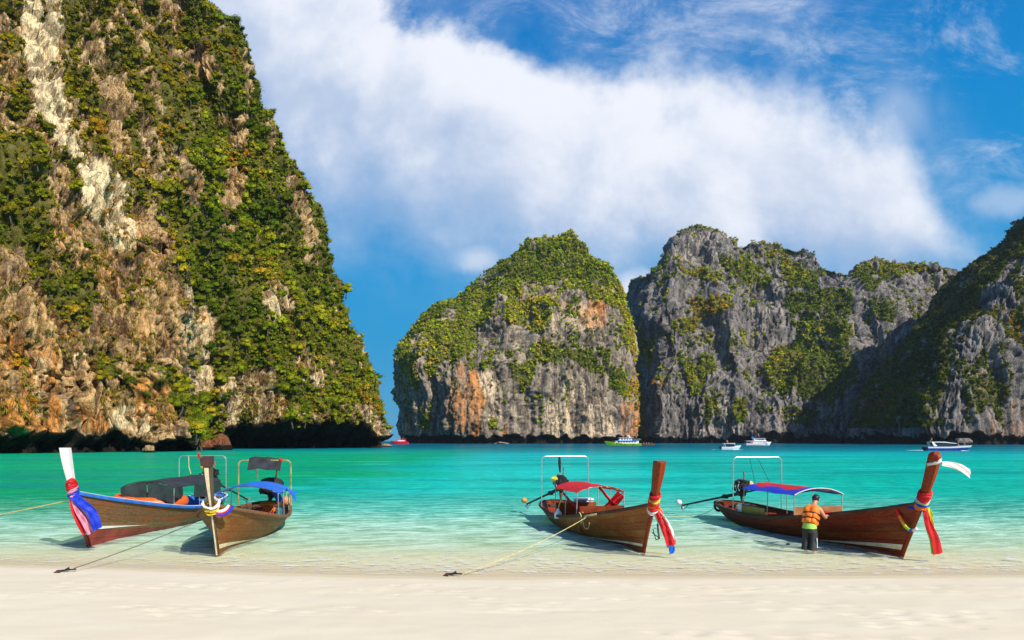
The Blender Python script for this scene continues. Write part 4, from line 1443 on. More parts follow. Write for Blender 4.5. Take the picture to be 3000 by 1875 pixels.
M_LIMECLOTH = plain('lime_cloth', (0.40, 0.75, 0.04), 0.65, var=0.2, transl=0.25)
M_OLIVECLOTH = plain('olive_canvas', (0.36, 0.27, 0.05), 0.7, var=0.3, scale=2, transl=0.15)
M_TANCLOTH = plain('tan_canvas', (0.42, 0.17, 0.05), 0.7, var=0.3, scale=2, transl=0.15)
M_ROPE_Y = plain('yellow_rope', (0.62, 0.50, 0.20), 0.8)
M_ROPE_G = plain('grey_rope', (0.16, 0.14, 0.12), 0.85)
M_PLASTICW = plain('white_plastic', (0.78, 0.78, 0.76), 0.4, var=0.08)
M_TEAL = plain('teal_box', (0.02, 0.14, 0.15), 0.5)
M_SKIN = plain('skin', (0.50, 0.25, 0.14), 0.55, var=0.15, bump=0.05)
M_HAIR = plain('black_hair', (0.008, 0.007, 0.007), 0.5, var=0.4, scale=20, bump=0.6)
M_SHORTS = plain('charcoal_shorts', (0.022, 0.023, 0.028), 0.7, var=0.4, scale=4)
M_LIMESHIRT = plain('lime_shirt', (0.36, 0.62, 0.10), 0.75, var=0.15)
M_VEST = plain('life_vest_orange', (0.90, 0.21, 0.008), 0.6, var=0.15)
M_VESTDARK = plain('life_vest_strap', (0.05, 0.006, 0.006), 0.6, var=0.3)
M_INK = plain('printed_ink', (0.03, 0.04, 0.10), 0.6)


def on_water(px, py):
    y = FPX * CAM_H / (py - HOR)
    return Vector((pu(px) * y, y, 0.0))


def ground_z(x, y):
    d = y - float(shore_y(x))
    return -d * 0.055 if d < 0 else -0.028 * d - 0.00012 * d * d


def on_ground(px, py):
    y = FPX * CAM_H / (py - HOR)
    for _ in range(20):
        z = ground_z(pu(px) * y, y)
        y = FPX * (CAM_H - z) / (py - HOR)
    return Vector((pu(px) * y, y, z))


def stem_x(z):
    """how far the raked stem has come forward at height z"""
    return 0.46 * z if z < 1.4 else 0.46 * 1.4 + 0.46 * (z - 1.4) - 0.075 * (z - 1.4) ** 2


class Hull:
    def __init__(self, L, B, zb, mid=0.50, full=2.1):
        self.L, self.B, self.zb, self.mid, self.full = L, B, zb, mid, full

    def sheer(self, t):
        if t < 0.35:
            return self.mid + 0.17 * (1 - t / 0.35) ** 2
        return self.mid + (self.zb - self.mid) * ((t - 0.35) / 0.65) ** 1.75

    def beam(self, t):
        if t < 0.42:
            f = 0.66 + 0.34 * math.sin(math.pi / 2 * t / 0.42)
        else:
            f = 1 - ((t - 0.42) / 0.58) ** self.full
        if t < 0.10:
            f *= math.sqrt(max(0, 1 - (1 - t / 0.10) ** 2))
        return max(self.B * f, 0.0)

    def keel(self, t):
        z = -0.17 + 0.15 * float(sm(t, 0.62, 1.0))
        if t < 0.25:
            z += 0.36 * (1 - t / 0.25) ** 2
        return z

    def pt(self, t, v, side, off=0.0):
        k, s = self.keel(t), self.sheer(t)
        p = 0.36 + 0.60 * float(sm(t, 0.45, 1.0))
        y = self.beam(t) * max(v, 0) ** p + 0.035 * float(sm(t, 0.9, 1.0)) + off
        z = k + (s - k) * v
        x = -self.L * (1 - t) + stem_x(max(z, 0)) * float(sm(t, 0.5, 1.0)) ** 1.4
        if t < 0.2:
            x -= 0.55 * max(v, 0) ** 1.3 * (1 - t / 0.2) ** 2
        return (x, side * max(y, 0.0), z)


def boat_world(b, p):
    r = b['rz']
    x = b['loc'][0] + math.cos(r) * p[0] - math.sin(r) * p[1]
    y = b['loc'][1] + math.sin(r) * p[0] + math.cos(r) * p[1]
    return Vector((x, y, b['loc'][2] + p[2]))


TS = 1 - (1 - np.linspace(0, 1, 46)) ** 1.0
TS = np.concatenate([np.linspace(0, 0.10, 9)[:-1], np.linspace(0.10, 1, 38)])
VB = [0.0, 0.16, 0.33, 0.50, 0.66, 0.83, 1.0]


def build_boat(foot, heading, L, B, zb, ztop, mats, label, mid=0.50, stripe=None, stripe_mat=None, post_kind='flat', pw=1.0, full=2.1):
    h = Vector((heading[0], heading[1], 0)).normalized()
    rz = math.atan2(h.y, h.x)
    loc = (foot.x, foot.y, -0.03)
    root = empty('longtail_boat', loc, rz, label, 'boat', 'wooden longtail boats drawn up along the beach')
    b = {'root': root, 'loc': loc, 'rz': rz, 'H': Hull(L, B, zb, mid, full)}
    H = b['H']
    # inner shell with floor, carrying the planks
    mb = MB()
    for sd in (-1, 1):
        G = np.array([[H.pt(t, v, sd, -0.035) for v in np.linspace(0.0, 0.985, 12)] for t in TS])
        mb.sheet(G if sd > 0 else G[:, ::-1], 0.02)
    hull = mb.build('hull', mats['inside'], root)
    for sd in (-1, 1):
        for k in range(6):
            v0, v1 = VB[k] + 0.004, VB[k + 1] - 0.002
            if k == 0:
                v0 = 0.0
            bulge = np.array([0.002, 0.006, 0.007, 0.003])
            G = np.array([[H.pt(t, v, sd, 0.004 + q * min(1.0, H.beam(t) * 5)) for v, q in zip(np.linspace(v0, v1, 4), bulge)] for t in TS])
            mb = MB()
            mb.sheet(G if sd > 0 else G[:, ::-1], 0.022)
            mb.build('plank', mats['planks'][k] if isinstance(mats['planks'], (list, tuple)) else mats['planks'], hull)
    # floor boards
    mb = MB()
    for i in range(len(TS) - 1):
        pass
    ts = np.linspace(0.07, 0.88, 22)
    G = []
    for t in ts:
        zf = 0.16 + 0.5 * float(sm(t, 0.7, 0.95))
        k, s = H.keel(t), H.sheer(t)
        v = min(max((zf - k) / (s - k), 0.02), 0.95)
        p = H.pt(t, v, 1, -0.05)
        G.append([(p[0], p[1] * q, zf) for q in np.linspace(-1, 1, 7)])
    mb.sheet(np.array(G), 0.02)
    mb.build('floor', mats['inside'], root)
    # fore deck
    ts = np.linspace(0.80, 0.985, 8)
    G = [[(H.pt(t, 0.93, 1)[0], H.pt(t, 0.93, 1)[1] * q * .96, H.pt(t, 0.93, 1)[2] + .02 * (1 - q * q)) for q in np.linspace(-1, 1, 7)] for t in ts]
    mb = MB()
    mb.sheet(np.array(G), 0.02)
    mb.build('fore_deck', mats['inside'], root)
    # rails
    for sd in (-1, 1):
        mb = MB()
        pts = [Vector(H.pt(t, 1.0, sd, 0.012)) for t in TS]
        rings = []
        for i, p in enumerate(pts):
            t = (pts[min(i + 1, len(pts) - 1)] - pts[max(i - 1, 0)]).normalized()
            s = Vector((t.y, -t.x, 0)).normalized() * sd if abs(t.x) + abs(t.y) > 1e-6 else Vector((0, sd, 0))
            s = -s if s.y * sd < 0 and abs(s.y) > 0.2 else s
            hh, ww = 0.045, 0.045
            rings.append([p + s * a * ww + Vector((0, 0, q * hh)) for a, q in ((-1, -1), (1, -1), (1.25, -.3), (1.25, .5), (1, 1), (-1, 1))])
        mb.loft(rings)
        mb.build('gunwale', mats['rail'], root)
        if 'rail_top' in mats:
            mb = MB()
            mb.tube([p + Vector((0, 0, 0.053)) for p in pts], 0.04, 6, flat=0.35)
            mb.build('gunwale_cap', mats['rail_top'], root)
    # thwarts
    for t in (0.20, 0.42, 0.60, 0.72):
        p = H.pt(t, 0.80, 1, -0.05)
        mb = MB()
        mb.box((p[0], 0, p[2]), (0.26, 2 * p[1], 0.035))
        mb.build('thwart', mats['inside'], root)
    # stem and bow post
    sect = []
    zz = np.concatenate([np.linspace(-0.06, zb, 12), np.linspace(zb + 0.08, ztop, 12)])
    for z in zz:
        f = float(sm(z, zb - 0.25, ztop))
        w = 0.050 + 0.055 * float(sm(z, 0.2, zb)) + 0.15 * f * pw
        d = 0.13 + 0.06 * float(sm(z, 0.3, zb)) + 0.13 * f * pw
        wf = 0.035 + 0.10 * f * pw
        cx = stem_x(max(z, 0)) + 0.03 + (z if z < 0 else 0) * 0.3
        tilt = 0.10 * f if z > zb else 0
        sect.append([(cx - d * .5, -w * .5, z), (cx + d * .18, -w * .55, z), (cx + d * .5, -wf * .5, z - tilt * .5), (cx + d * .5, wf * .5, z - tilt * .5), (cx + d * .18, w * .55, z), (cx - d * .5, w * .5, z)])
    mb = MB()
    if post_kind == 'round':
        last = sect[-1]
        c = [sum(p[i] for p in last) / 6 for i in range(3)]
        for s, dz in ((0.9, 0.05), (0.65, 0.09), (0.3, 0.11)):
            sect.append([(c[0] + (p[0] - c[0]) * s, c[1] + (p[1] - c[1]) * s, p[2] + dz) for p in last])
    mb.loft(sect)
    post = mb.build('bow_post', mats['post'], root, angle=25)
    if 'foot' in mats:
        mb = MB()
        fs = []
        for s_ in sect[:4]:
            cx_ = sum(p[0] for p in s_) / 6
            fs.append([(cx_ + (p[0] - cx_) * 1.06, p[1] * 1.12, p[2]) for p in s_])
        mb.loft(fs)
        mb.build('stem_foot', mats['foot'], post)
    mb = MB()
    if 'strip' in mats:
        G = []
        for z in np.linspace(0.03 if mats.get('strip_low') else zb - .1, ztop - 0.22, 14):
            f = float(sm(z, zb - 0.25, ztop))
            d = 0.13 + 0.06 * float(sm(z, 0.3, zb)) + 0.13 * f * pw
            wf = 0.035 + 0.10 * f * pw
            cx = stem_x(max(z, 0)) + 0.03 + d * .5 + 0.004
            tilt = 0.10 * f if z > zb else 0
            G.append([(cx, -wf * .55, z - tilt * .5), (cx, wf * .55, z - tilt * .5)])
        mb.sheet(np.array(G), 0.006)
        mb.build('painted_strip', mats['strip'], post)
    # painted stripe low on the bow
    if stripe:
        v0, v1, t0 = stripe
        for sd in (-1, 1):
            ts = np.linspace(t0, 1.0, 24)
            G = []
            for t in ts:
                f = float(sm(t, t0, 1.0)) ** 0.8
                vc = v0 + 0.08 * (1 - f)
                G.append([H.pt(t, vc + (v1 - v0) * f * q, sd, 0.030) for q in (0, .33, .66, 1.0)])
            G = np.array(G)
            mb = MB()
            mb.sheet(G if sd > 0 else G[:, ::-1], 0.006)
            mb.build('stripe', stripe_mat, root)
    # rudder board under the stern
    mb = MB()
    k = H.pt(0.02, 0.1, 1)
    mb.box((-L + 0.05, 0, -0.02), (0.75, 0.62, 0.03))
    mb.build('stern_board', mats['inside'], root)
    return b


def hoop(b, x, w, z0, z1, mat, r=0.018, name='arch', rise=0.0, nod=0.0):
    pts = [(x, -w, z0), (x - nod, -w, z1 - 0.22)]
    for a in np.linspace(0, 90, 6):
        pts.append((x - nod, -w + 0.16 - 0.16 * math.cos(R(a)), z1 - 0.16 + 0.16 * math.sin(R(a))))
    for a in np.linspace(90, 0, 6):
        pts.append((x - nod, w - 0.16 + 0.16 * math.cos(R(a)), z1 - 0.16 + 0.16 * math.sin(R(a)) + rise))
    pts += [(x - nod, w, z1 - 0.22 + rise), (x, w, z0)]
    mb = MB()
    mb.tube(pts, r, 8)
    return mb.build(name, mat, b['root'])


def awning_grid(x0, x1, w, ze, zc, nx=13, ny=15, sag=0.03, bays=3, yr=(-1, 1), drop=0.0):
    G = []
    for i, x in enumerate(np.linspace(x0, x1, nx)):
        f = i / (nx - 1)
        s = -sag * abs(math.sin(math.pi * bays * f))
        row = []
        for q in np.linspace(yr[0], yr[1], ny):
            z = ze + (zc - ze) * (1 - abs(q) ** 2.2) + s * (1 - q * q * .4) + 0.008 * math.sin(17 * q + 5 * x)
            row.append((x, q * w, z - drop))
        G.append(row)
    return np.array(G)


def awning(b, x0, x1, w, ze, zc, mat, poles=3, name='awning', sag=0.03, rail_z=None):
    mb = MB()
    mb.sheet(awning_grid(x0, x1, w, ze, zc, sag=sag, bays=poles - 1), 0.012)
    a = mb.build(name, mat, b['root'])
    for x in np.linspace(x0 + .03, x1 - .03, poles):
        # hoop rod under the cloth
        mb = MB()
        mb.tube([(x, q * w, ze + (zc - ze) * (1 - abs(q) ** 2.2) - 0.025) for q in np.linspace(-1, 1, 11)], 0.013, 6)
        mb.build('awning_rod', M_STEEL, a)
        for sd in (-1, 1):
            t = 1 + (x / b['H'].L) if x < 0 else 1
            mb = MB()
            mb.tube([(x, sd * w * .97, ze - 0.01), (x, sd * min(w, b['H'].beam(t) - .03), (rail_z or b['H'].sheer(t)) - 0.05)], 0.015, 6)
            mb.build('awning_pole', M_STEEL, b['root'])
    return a


def engine(b, p, end, side_ball, ball_mat, filt_mat, filt_off, dark=M_ENGINE, bright=True, ball=True):
    """car engine on a pivot, with the long propeller tube trailing behind"""
    e0 = Vector(p)
    mb = MB()
    rr = random.Random(int(p[0] * 100))
    mb.rbox(e0, (0.52, 0.34, 0.34), 0.04)
    mb.rbox(e0 + Vector((0.02, 0, 0.22)), (0.40, 0.22, 0.14), 0.03)
    mb.rbox(e0 + Vector((-0.02, 0, -0.24)), (0.36, 0.26, 0.18), 0.04)
    for i in range(4):
        mb.tube([e0 + Vector((-0.18 + .12 * i, 0.16, .06)), e0 + Vector((-0.18 + .12 * i, 0.25, .10)), e0 + Vector((-0.18 + .12 * i, 0.27, -.04))], 0.025, 6)
    mb.tube([e0 + Vector((0.27, 0, 0.0)), e0 + Vector((0.33, 0, 0.0))], 0.15, 12)
    mb.tube([e0 + Vector((0.27, 0.08, 0.16)), e0 + Vector((0.32, 0.08, 0.16))], 0.08, 10)
    for i in range(7):
        c = e0 + Vector((rr.uniform(-.25, .25), rr.choice((-.2, .2)), rr.uniform(-.2, .25)))
        mb.rbox(c, (rr.uniform(.07, .15), rr.uniform(.06, .12), rr.uniform(.07, .15)), .015)
    eng = mb.build('engine', dark, b['root'])
    # pivot bracket down to the stern
    mb = MB()
    mb.tube([e0 + Vector((0, 0, -0.32)), (p[0], 0, b['H'].sheer(0.1) - .05)], 0.05, 8)
    mb.rbox((p[0], 0, b['H'].sheer(0.1) + 0.0), (0.30, 1.0, 0.10), .02)
    mb.build('engine_mount', M_WOOD_DARK, eng)
    if bright:
        mb = MB()
        for i in range(3):
            mb.tube([e0 + Vector((-.2 + .17 * i, -.19, .12)), e0 + Vector((-.15 + .17 * i, -.26, .04)), e0 + Vector((-.1 + .17 * i, -.22, -.12))], 0.02, 6)
        mb.rbox(e0 + Vector((0.0, -.05, .30)), (0.22, .10, .06), .02)
        mb.tube([e0 + Vector((-.2, -.2, .18)), e0 + Vector((.2, -.2, .2))], .022, 6)
        mb.build('manifold', M_CHROME, eng)
    mb = MB()
    f = e0 + Vector(filt_off)
    mb.tube([f + Vector((0, 0.0, -0.06)), f + Vector((0.02, -.02, 0.0)), f + Vector((0.05, -.05, 0.06))], [.10, .115, .10], 12)
    mb.build('air_filter', filt_mat, eng)
    mb = MB()
    mb.tube([e0 + Vector((-.05, .12, .25)), e0 + Vector((-.05, .14, .42)), e0 + Vector((-.09, .15, .56))], [.022, .024, .03], 8)
    mb.build('exhaust_pipe', plain('rusty_pipe', (0.22, 0.10, 0.05), 0.8, var=.5), eng)
    # tube, guard and screw
    q0 = e0 + Vector((0.0, 0, -0.22))
    q1 = Vector(end)
    d = (q1 - q0).normalized()
    mb = MB()
    mb.tube([q0 - d * 0.9, q0], 0.028, 8)
    mb.build('tiller', M_IRON, eng)
    mb = MB()
    mb.tube([q0, q0 + d * 0.9, q0 + d * 0.92, q1], [0.065, 0.065, 0.042, 0.036], 10)
    mb.rbox(q0 + d * 0.75, (0.22, 0.12, 0.16), 0.02, math.atan2(d.y, d.x))
    mb.build('drive_shaft', M_IRON, eng)
    mb = MB()
    n = q1 - d * 0.35
    mb.tube([n, n + Vector((0, 0, -.10)) + d * .12, q1 + Vector((0, 0, -.20)) - d * .03, q1], 0.012, 6)
    mb.build('skeg', M_IRON, eng)
    mb = MB()
    s = d.cross(Vector((0, 0, 1))).normalized()
    u = s.cross(d)
    for k in range(3):
        a = 2 * math.pi * k / 3 + .4
        o = s * math.cos(a) + u * math.sin(a)
        t = (d.cross(o)) * 0.06
        c = q1 + d * 0.03
        mb.loft([[c + o * .02 - t * .5 - d * .02, c + o * .02 + t * .5 + d * .02, c + o * .02 + t * .5 + d * .03, c + o * .02 - t * .5 - d * .01],
                 [c + o * .10 - t - d * .03, c + o * .10 + t + d * .03, c + o * .10 + t + d * .036, c + o * .10 - t - d * .024],
                 [c + o * .16 - t * .4 - d * .01, c + o * .16 + t * .4 + d * .01, c + o * .16 + t * .4 + d * .016, c + o * .16 - t * .4 - d * .004]])
    mb.build('propeller', M_CHROME, eng)
    if ball:
        mb = MB()
        mb.ball(q1 + Vector(side_ball), 0.125, 12, 8, (1.15, 1, .9))
        mb.build('shaft_float', ball_mat, eng)
    return eng


def ribbon(path, width, across, th=0.012, twist=0.0, wave=0.02, seed=0):
    path = [Vector(p) for p in path]
    # resample smooth
    P = []
    n = 16
    k = len(path)
    for i in range(k - 1):
        p0, p1, p2, p3 = path[max(i - 1, 0)], path[i], path[i + 1], path[min(i + 2, k - 1)]
        for t in np.linspace(0, 1, n, endpoint=(i == k - 2)):
            P.append(0.5 * ((2 * p1) + (p2 - p0) * t + (2 * p0 - 5 * p1 + 4 * p2 - p3) * t * t + (-p0 + 3 * p1 - 3 * p2 + p3) * t ** 3))
    G = []
    A = Vector(across).normalized()
    m = len(P)
    for i, p in enumerate(P):
        f = i / (m - 1)
        t = (P[min(i + 1, m - 1)] - P[max(i - 1, 0)]).normalized()
        a = Matrix.Rotation(twist * f, 3, t) @ A
        nrm = t.cross(a).normalized()
        w = width[0] + (width[1] - width[0]) * f if isinstance(width, (list, tuple)) else width
        row = []
        for q in np.linspace(-.5, .5, 7):
            row.append(p + a * (q * w) + nrm * (wave * math.sin(q * 9 + 7 * f + seed) * min(1, f * 3 + .2)))
        G.append([tuple(r) for r in row])
    return np.array(G), th


def cloth(name, path, width, across, mat, parent, **kw):
    G, th = ribbon(path, width, across, **kw)
    mb = MB()
    mb.sheet(G, th)
    return mb.build(name, mat, parent, angle=60)


def wrap(z, rx, ry, r, tilt, mat, parent, name='cloth_band', flat=1.0, n=26, lean=0.0, dx=0.0):
    """a strip of cloth tied round the bow post at height z (boat coordinates), creased along its length"""
    G = []
    for i in range(n + 1):
        a = 2 * math.pi * i / n
        zz = z + tilt * math.sin(a) + lean * math.cos(a) + 0.010 * math.sin(3 * a + z * 20)
        row = []
        for q in np.linspace(-1, 1, 7):
            o = 1 + 0.10 * math.cos(q * 5 + 2 * a + z * 31) - 0.10 * q * q
            row.append((stem_x(zz) + 0.03 + dx + rx * o * math.cos(a), ry * o * math.sin(a), zz + q * r * 1.25 * (1 + .25 * math.sin(2 * a + z * 13))))
        G.append(row)
    mb = MB()
    mb.sheet(np.array(G), 0.014)
    return mb.build(name, mat, parent, angle=60)


def hang(b, name, label, cat, group=None):
    """a thing hung on a boat: its own empty at the boat's place"""
    e = empty(name, b['loc'], b['rz'], label, cat, group)
    return e


# ---------------------------------------------------------------- boat with the white post (far left)
B1 = build_boat(on_water(262, 1600), (0.05, -1.0), 9.0, 1.0, 1.60, 2.84,
                {'planks': [M_RED_HULL, M_RED_HULL, M_WOOD_GREY, M_WOOD_GREY, M_WOOD_GREY, M_WOOD_GREY], 'inside': M_BLUE_RAIL, 'rail': M_BLUE_RAIL, 'rail_top': M_WHITE, 'post': M_WHITE, 'foot': M_RED_HULL},
                'longtail boat with white bow post, blue rail and red lower hull', mid=0.62, stripe=(0.335, 0.40, 0.72), stripe_mat=M_WHITE, pw=.62)
root = B1['root']
aw = awning(B1, -7.6, -3.4, 0.88, 1.45, 1.68, M_BLACKCLOTH, 3, sag=0.02)
for y0, y1 in ((-0.86, -0.02), (0.02, 0.86)):
    mb = MB()
    mb.sheet(np.array([[(-3.40 + 0.015 * math.sin(9 * z + 14 * y), y, 1.62 - abs(y) ** 2 * .22 - (1.62 - 1.08) * z) for z in np.linspace(0, 1, 6)] for y in np.linspace(y0, y1, 9)]), 0.012)
    mb.build('side_curtain', M_MESH, root)
for x0, x1, zb_ in ((-7.5, -5.0, 0.98), (-4.05, -3.42, 1.1)):
    mb = MB()
    mb.sheet(np.array([[(x, 0.885 + 0.012 * math.sin(11 * x + 4 * z), 1.44 - (1.44 - zb_) * z) for z in np.linspace(0, 1, 5)] for x in np.linspace(x0, x1, 14)]), 0.012)
    mb.build('side_curtain', M_MESH, root)
hoop(B1, -8.0, 0.92, 0.62, 2.42, M_STEEL, rise=0.0)
mb = MB()
mb.tube([(-8.0, -.15, 2.30), (-8.0, -.15, 2.42), (-8.0, -.15, 2.56)], [.035, .055, .04], 8)
mb.build('arch_float', M_REDCLOTH, root)
mb = MB()
mb.tube([(-8.0, -.55, 2.42), (-7.9, -.50, 2.0), (-7.8, -.38, 1.7)], .012, 5)
mb.build('hoist_cord', M_ROPE_Y, root)
engine(B1, (-8.55, 0.1, 1.65), (-11.8, 0.5, 0.35), (0, 0, .1), M_ORANGE_R, M_YELLOW, (0.1, -.2, .3), ball=False)
# orange dinghy carried across the boat
dg = hang(B1, 'inflatable_dinghy', 'orange inflatable dinghy lying under the black awning of the white posted boat', 'dinghy')
mb = MB()
ring = []
for i in range(29):
    a = 2 * math.pi * i / 28
    ring.append((-4.3 + 0.95 * math.cos(a), -0.30 + 1.0 * math.sin(a) * (1 if abs(math.sin(a)) < .9 else .97), 0.90 + 0.10 * max(0, -math.sin(a))))
mb.tube(ring, 0.23, 12, cap=False)
mb.build('tube', M_ORANGE_R, dg)
mb = MB()
mb.sheet(np.array([[(-4.3 + 0.8 * x, -0.30 + 0.85 * y, 0.80) for x in np.linspace(-1, 1, 5)] for y in np.linspace(-1, 1, 5)]), 0.03)
mb.build('dinghy_floor', M_IRON, dg)
for s in (-.35, .45):
    mb = MB()
    mb.tube([(-4.3 + s + 0.25 * math.cos(a), -0.30 - .98 + .25 + .0 - .26 * math.sin(a), .93) for a in np.linspace(-.5, .5, 4)], .02, 6)
    mb.build('grab_line', M_IRON, dg)
# sashes of the white post
sa = hang(B1, 'cloth_sash', 'blue, white and red sashes knotted round the white bow post', 'sash')
wrap(1.78, 0.16, 0.13, 0.055, 0.05, M_REDCLOTH, sa, flat=1.5)
wrap(1.68, 0.17, 0.13, 0.05, 0.06, M_PINKCLOTH, sa, lean=-.05)
wrap(1.61, 0.17, 0.14, 0.045, 0.03, M_DEEPBLUE, sa, lean=-.06)
wrap(1.86, 0.16, 0.13, 0.05, 0.06, M_REDCLOTH, sa, flat=1.4, lean=.05)
x0 = stem_x(1.6) + .15
cloth('sash_tail', [(x0, .06, 1.55), (x0 + .10, .32, 1.36), (x0 + .06, .60, 1.05), (x0, .70, 0.62)], (.22, .24), (.47, -.71, -.44), M_DEEPBLUE, sa, wave=.03)
cloth('sash_tail', [(x0 + .02, .05, 1.55), (x0 + .06, .20, 1.2), (x0, .36, .85), (x0 - .08, .50, .5)], (.14, .20), (.47, -.71, -.44), M_PINKCLOTH, sa, wave=.03, seed=2)
cloth('sash_tail', [(x0, .03, 1.5), (x0 + .02, .12, 1.15), (x0 - .06, .25, .8), (x0 - .14, .38, .52)], (.14, .30), (.47, -.71, -.44), M_REDCLOTH, sa, wave=.02, seed=4)

# ---------------------------------------------------------------- boat facing the beach (second from left)
B2 = build_boat(on_water(638, 1624), (0.185, -0.98), 8.1, 1.12, 1.38, 2.62,
                {'planks': M_WOOD_OLIVE, 'inside': M_WOOD_DARK, 'rail': M_WOOD_GREY, 'post': plain('greenish_post', (0.085, 0.060, 0.028), .5, var=.3), 'strip': M_CREAM, 'strip_low': True},
                'worn brown longtail boat facing the beach with cream edged post and blue awning', stripe=(0.15, 0.235, 0.62), stripe_mat=M_CREAM, pw=.62, full=3.1)
root = B2['root']
mb = MB()
z = 2.60
f = 1.0
mb.loft([[(stem_x(2.45) - .14, -.115, 2.43), (stem_x(2.45) + .19, -.12, 2.40), (stem_x(2.45) + .19, .12, 2.40), (stem_x(2.45) - .14, .115, 2.43)],
         [(stem_x(2.62) - .15, -.125, 2.645), (stem_x(2.62) + .195, -.13, 2.60), (stem_x(2.62) + .195, .13, 2.60), (stem_x(2.62) - .15, .125, 2.645)]])
mb.build('post_cap', plain('dark_maroon_cap', (0.060, 0.022, 0.022), .6, var=.3), root)
awning(B2, -6.3, -3.9, 0.98, 1.34, 1.58, M_BLUECLOTH, 3, sag=0.05)
fl = MB()
fl.sheet(np.array([[(-6.2 + 0.75 * q + .1 * math.sin(6 * s), 0.98 + 0.30 * s + .05 * math.sin(9 * q), 1.36 - 0.30 * s * (0.4 + q) - .06 * math.sin(3 * s + 4 * q)) for s in np.linspace(0, 1, 7)] for q in np.linspace(0, 1, 8)]), 0.012)
fl.build('awning_flap', M_BLUECLOTH, root, angle=60)
fl = MB()
fl.sheet(np.array([[(-4.6 + 0.7 * q + .05 * math.sin(6 * s), 0.60 + 0.45 * q + 0.05 * s, 1.47 - 0.2 * q - 0.36 * s * (1 - abs(q - .5)) + .03 * math.sin(8 * q)) for s in np.linspace(0, 1, 7)] for q in np.linspace(0, 1, 8)]), 0.012)
fl.build('awning_flap', M_BLUECLOTH, root, angle=60)
hoop(B2, -7.3, 0.92, 0.52, 2.30, plain('bamboo_pole', (.34, .26, .09), .6, var=.5, scale=4), r=0.026, name='stern_frame')
mb = MB()
mb.sheet(np.array([[(-7.3 + 0.42 * q, -0.55 + 1.15 * s, 2.32 - 0.34 * q + .03 * math.sin(5 * s) + .02 * math.sin(14 * s + 3 * q)) for s in np.linspace(0, 1, 12)] for q in np.linspace(-0.25, 1, 8)]), 0.014)
mb.build('shade_cloth', M_BLACKCLOTH, root, angle=60)
mb = MB()
mb.tube([(-6.9, -0.22, 2.0), (-6.92, -0.20, 1.7), (-6.9, -.17, 1.3)], [.05, .02, .012], 6)
mb.build('hanging_cord', M_ROPE_G, root)
mb = MB()
mb.ball((-7.3, 0.56, 2.31), .075, 10, 6)
mb.build('red_lamp', M_REDCLOTH, root)
engine(B2, (-7.7, 0.18, 1.22), (-10.6, -0.5, 0.35), (0, 0, .1), M_ORANGE_R, M_ORANGE, (0.15, .28, .1), bright=False, ball=False)
# black bag over the engine
mb = MB()
rings = []
rr = random.Random(4)
for i, (zz, rad) in enumerate([(1.05, .38), (1.15, .44), (1.30, .46), (1.45, .42), (1.56, .34), (1.62, .18), (1.63, .04)]):
    rings.append([(-7.7 + rad * 1.05 * (1 + .12 * math.sin(3 * a + i)) * math.cos(a), .18 + rad * (1 + .12 * math.sin(4 * a + 2 * i)) * math.sin(a), zz + .03 * math.sin(5 * a + i)) for a in np.linspace(0, 2 * math.pi, 18, endpoint=False)])
mb.loft(rings)
mb.build('engine_cover', M_BLACKCLOTH, root, angle=60)
mb = MB()
mb.tube([(-7.6, .35, 1.5), (-7.62, .38, 2.05)], .028, 7)
mb.build('handle_pole', M_WOOD_DARK, root)
ds = hang(B2, 'life_jackets', 'bright orange life jackets heaped in the stern of the boat facing the beach', 'life jackets')
for (x, y, z, s, rz_) in ((-5.3, .42, .42, (.34, .50, .26), .1), (-5.3, .45, .66, (.30, .46, .20), -.1), (-5.32, .40, .86, (.32, .52, .16), .15)):
    mb = MB()
    mb.rbox((x, y, z), s, .06, rz_)
    mb.build('life_jacket', M_ORANGE, ds)
mb = MB()
for i in range(6):
    mb.tube([(-5.05, .15 + .1 * i, .74), (-4.98, .18 + .09 * i, .5), (-4.85, .1 + .12 * i, .24)], .018, 5)
mb.build('strap', M_REDCLOTH, ds)
tp = hang(B2, 'folded_tarpaulin', 'black tarpaulin heaped beside orange life jackets inside the boat facing the beach', 'tarpaulin')
mb = MB()
mb.sheet(np.array([[(-5.2 + 1.0 * q, -.62 + .75 * s, .30 + .50 * math.sin(math.pi * min(max(s, .03), .97)) * (.5 + .5 * math.sin(math.pi * q)) + .03 * math.sin(17 * s + 9 * q)) for s in np.linspace(0, 1, 12)] for q in np.linspace(0, 1, 12)]), .02)
mb.build('cloth', M_BLACKCLOTH, tp, angle=60)
fd = hang(B2, 'boat_fenders', 'blue and black cushions standing at the right rail of the boat facing the beach', 'cushions')
for i, (x, m_) in enumerate(((-5.15, M_TEAL), (-5.4, M_BLACKCLOTH), (-5.65, M_BLACKCLOTH))):
    mb = MB()
    mb.rbox((x + .1, .82, .50), (.10, .22, .52), .04)
    mb.build('cushion', m_, fd)
bo = hang(B2, 'orange_buoy', 'faded orange round buoy hung at the stern of the boat facing the beach', 'buoy')
mb = MB()
mb.ball((-7.0, .80, .82), .15, 12, 8, (1, 1, 1.15))
mb.build('float', plain('faded_orange', (.62, .22, .09), .6), bo)
mb = MB()
mb.tube([(-7.0, .80, .98), (-7.02, .85, 1.25)], .01, 5)
mb.build('cord', M_ROPE_Y, bo)
sa = hang(B2, 'flower_garland', 'white and yellow garlands with a tricolour sash on the boat facing the beach', 'garland')
for zc, tl, m1, rr_ in ((1.45, .10, M_WHITECLOTH, .035), (1.36, .06, M_YELCLOTH, .035), (1.28, -.03, M_YELCLOTH, .03)):
    wrap(zc, .17, .21 - .03 * (1.45 - zc) / .1, rr_ * .8, 0.0, m1, sa, 'flower_ring', lean=-.13, dx=.03)
x0 = stem_x(1.3) + .16
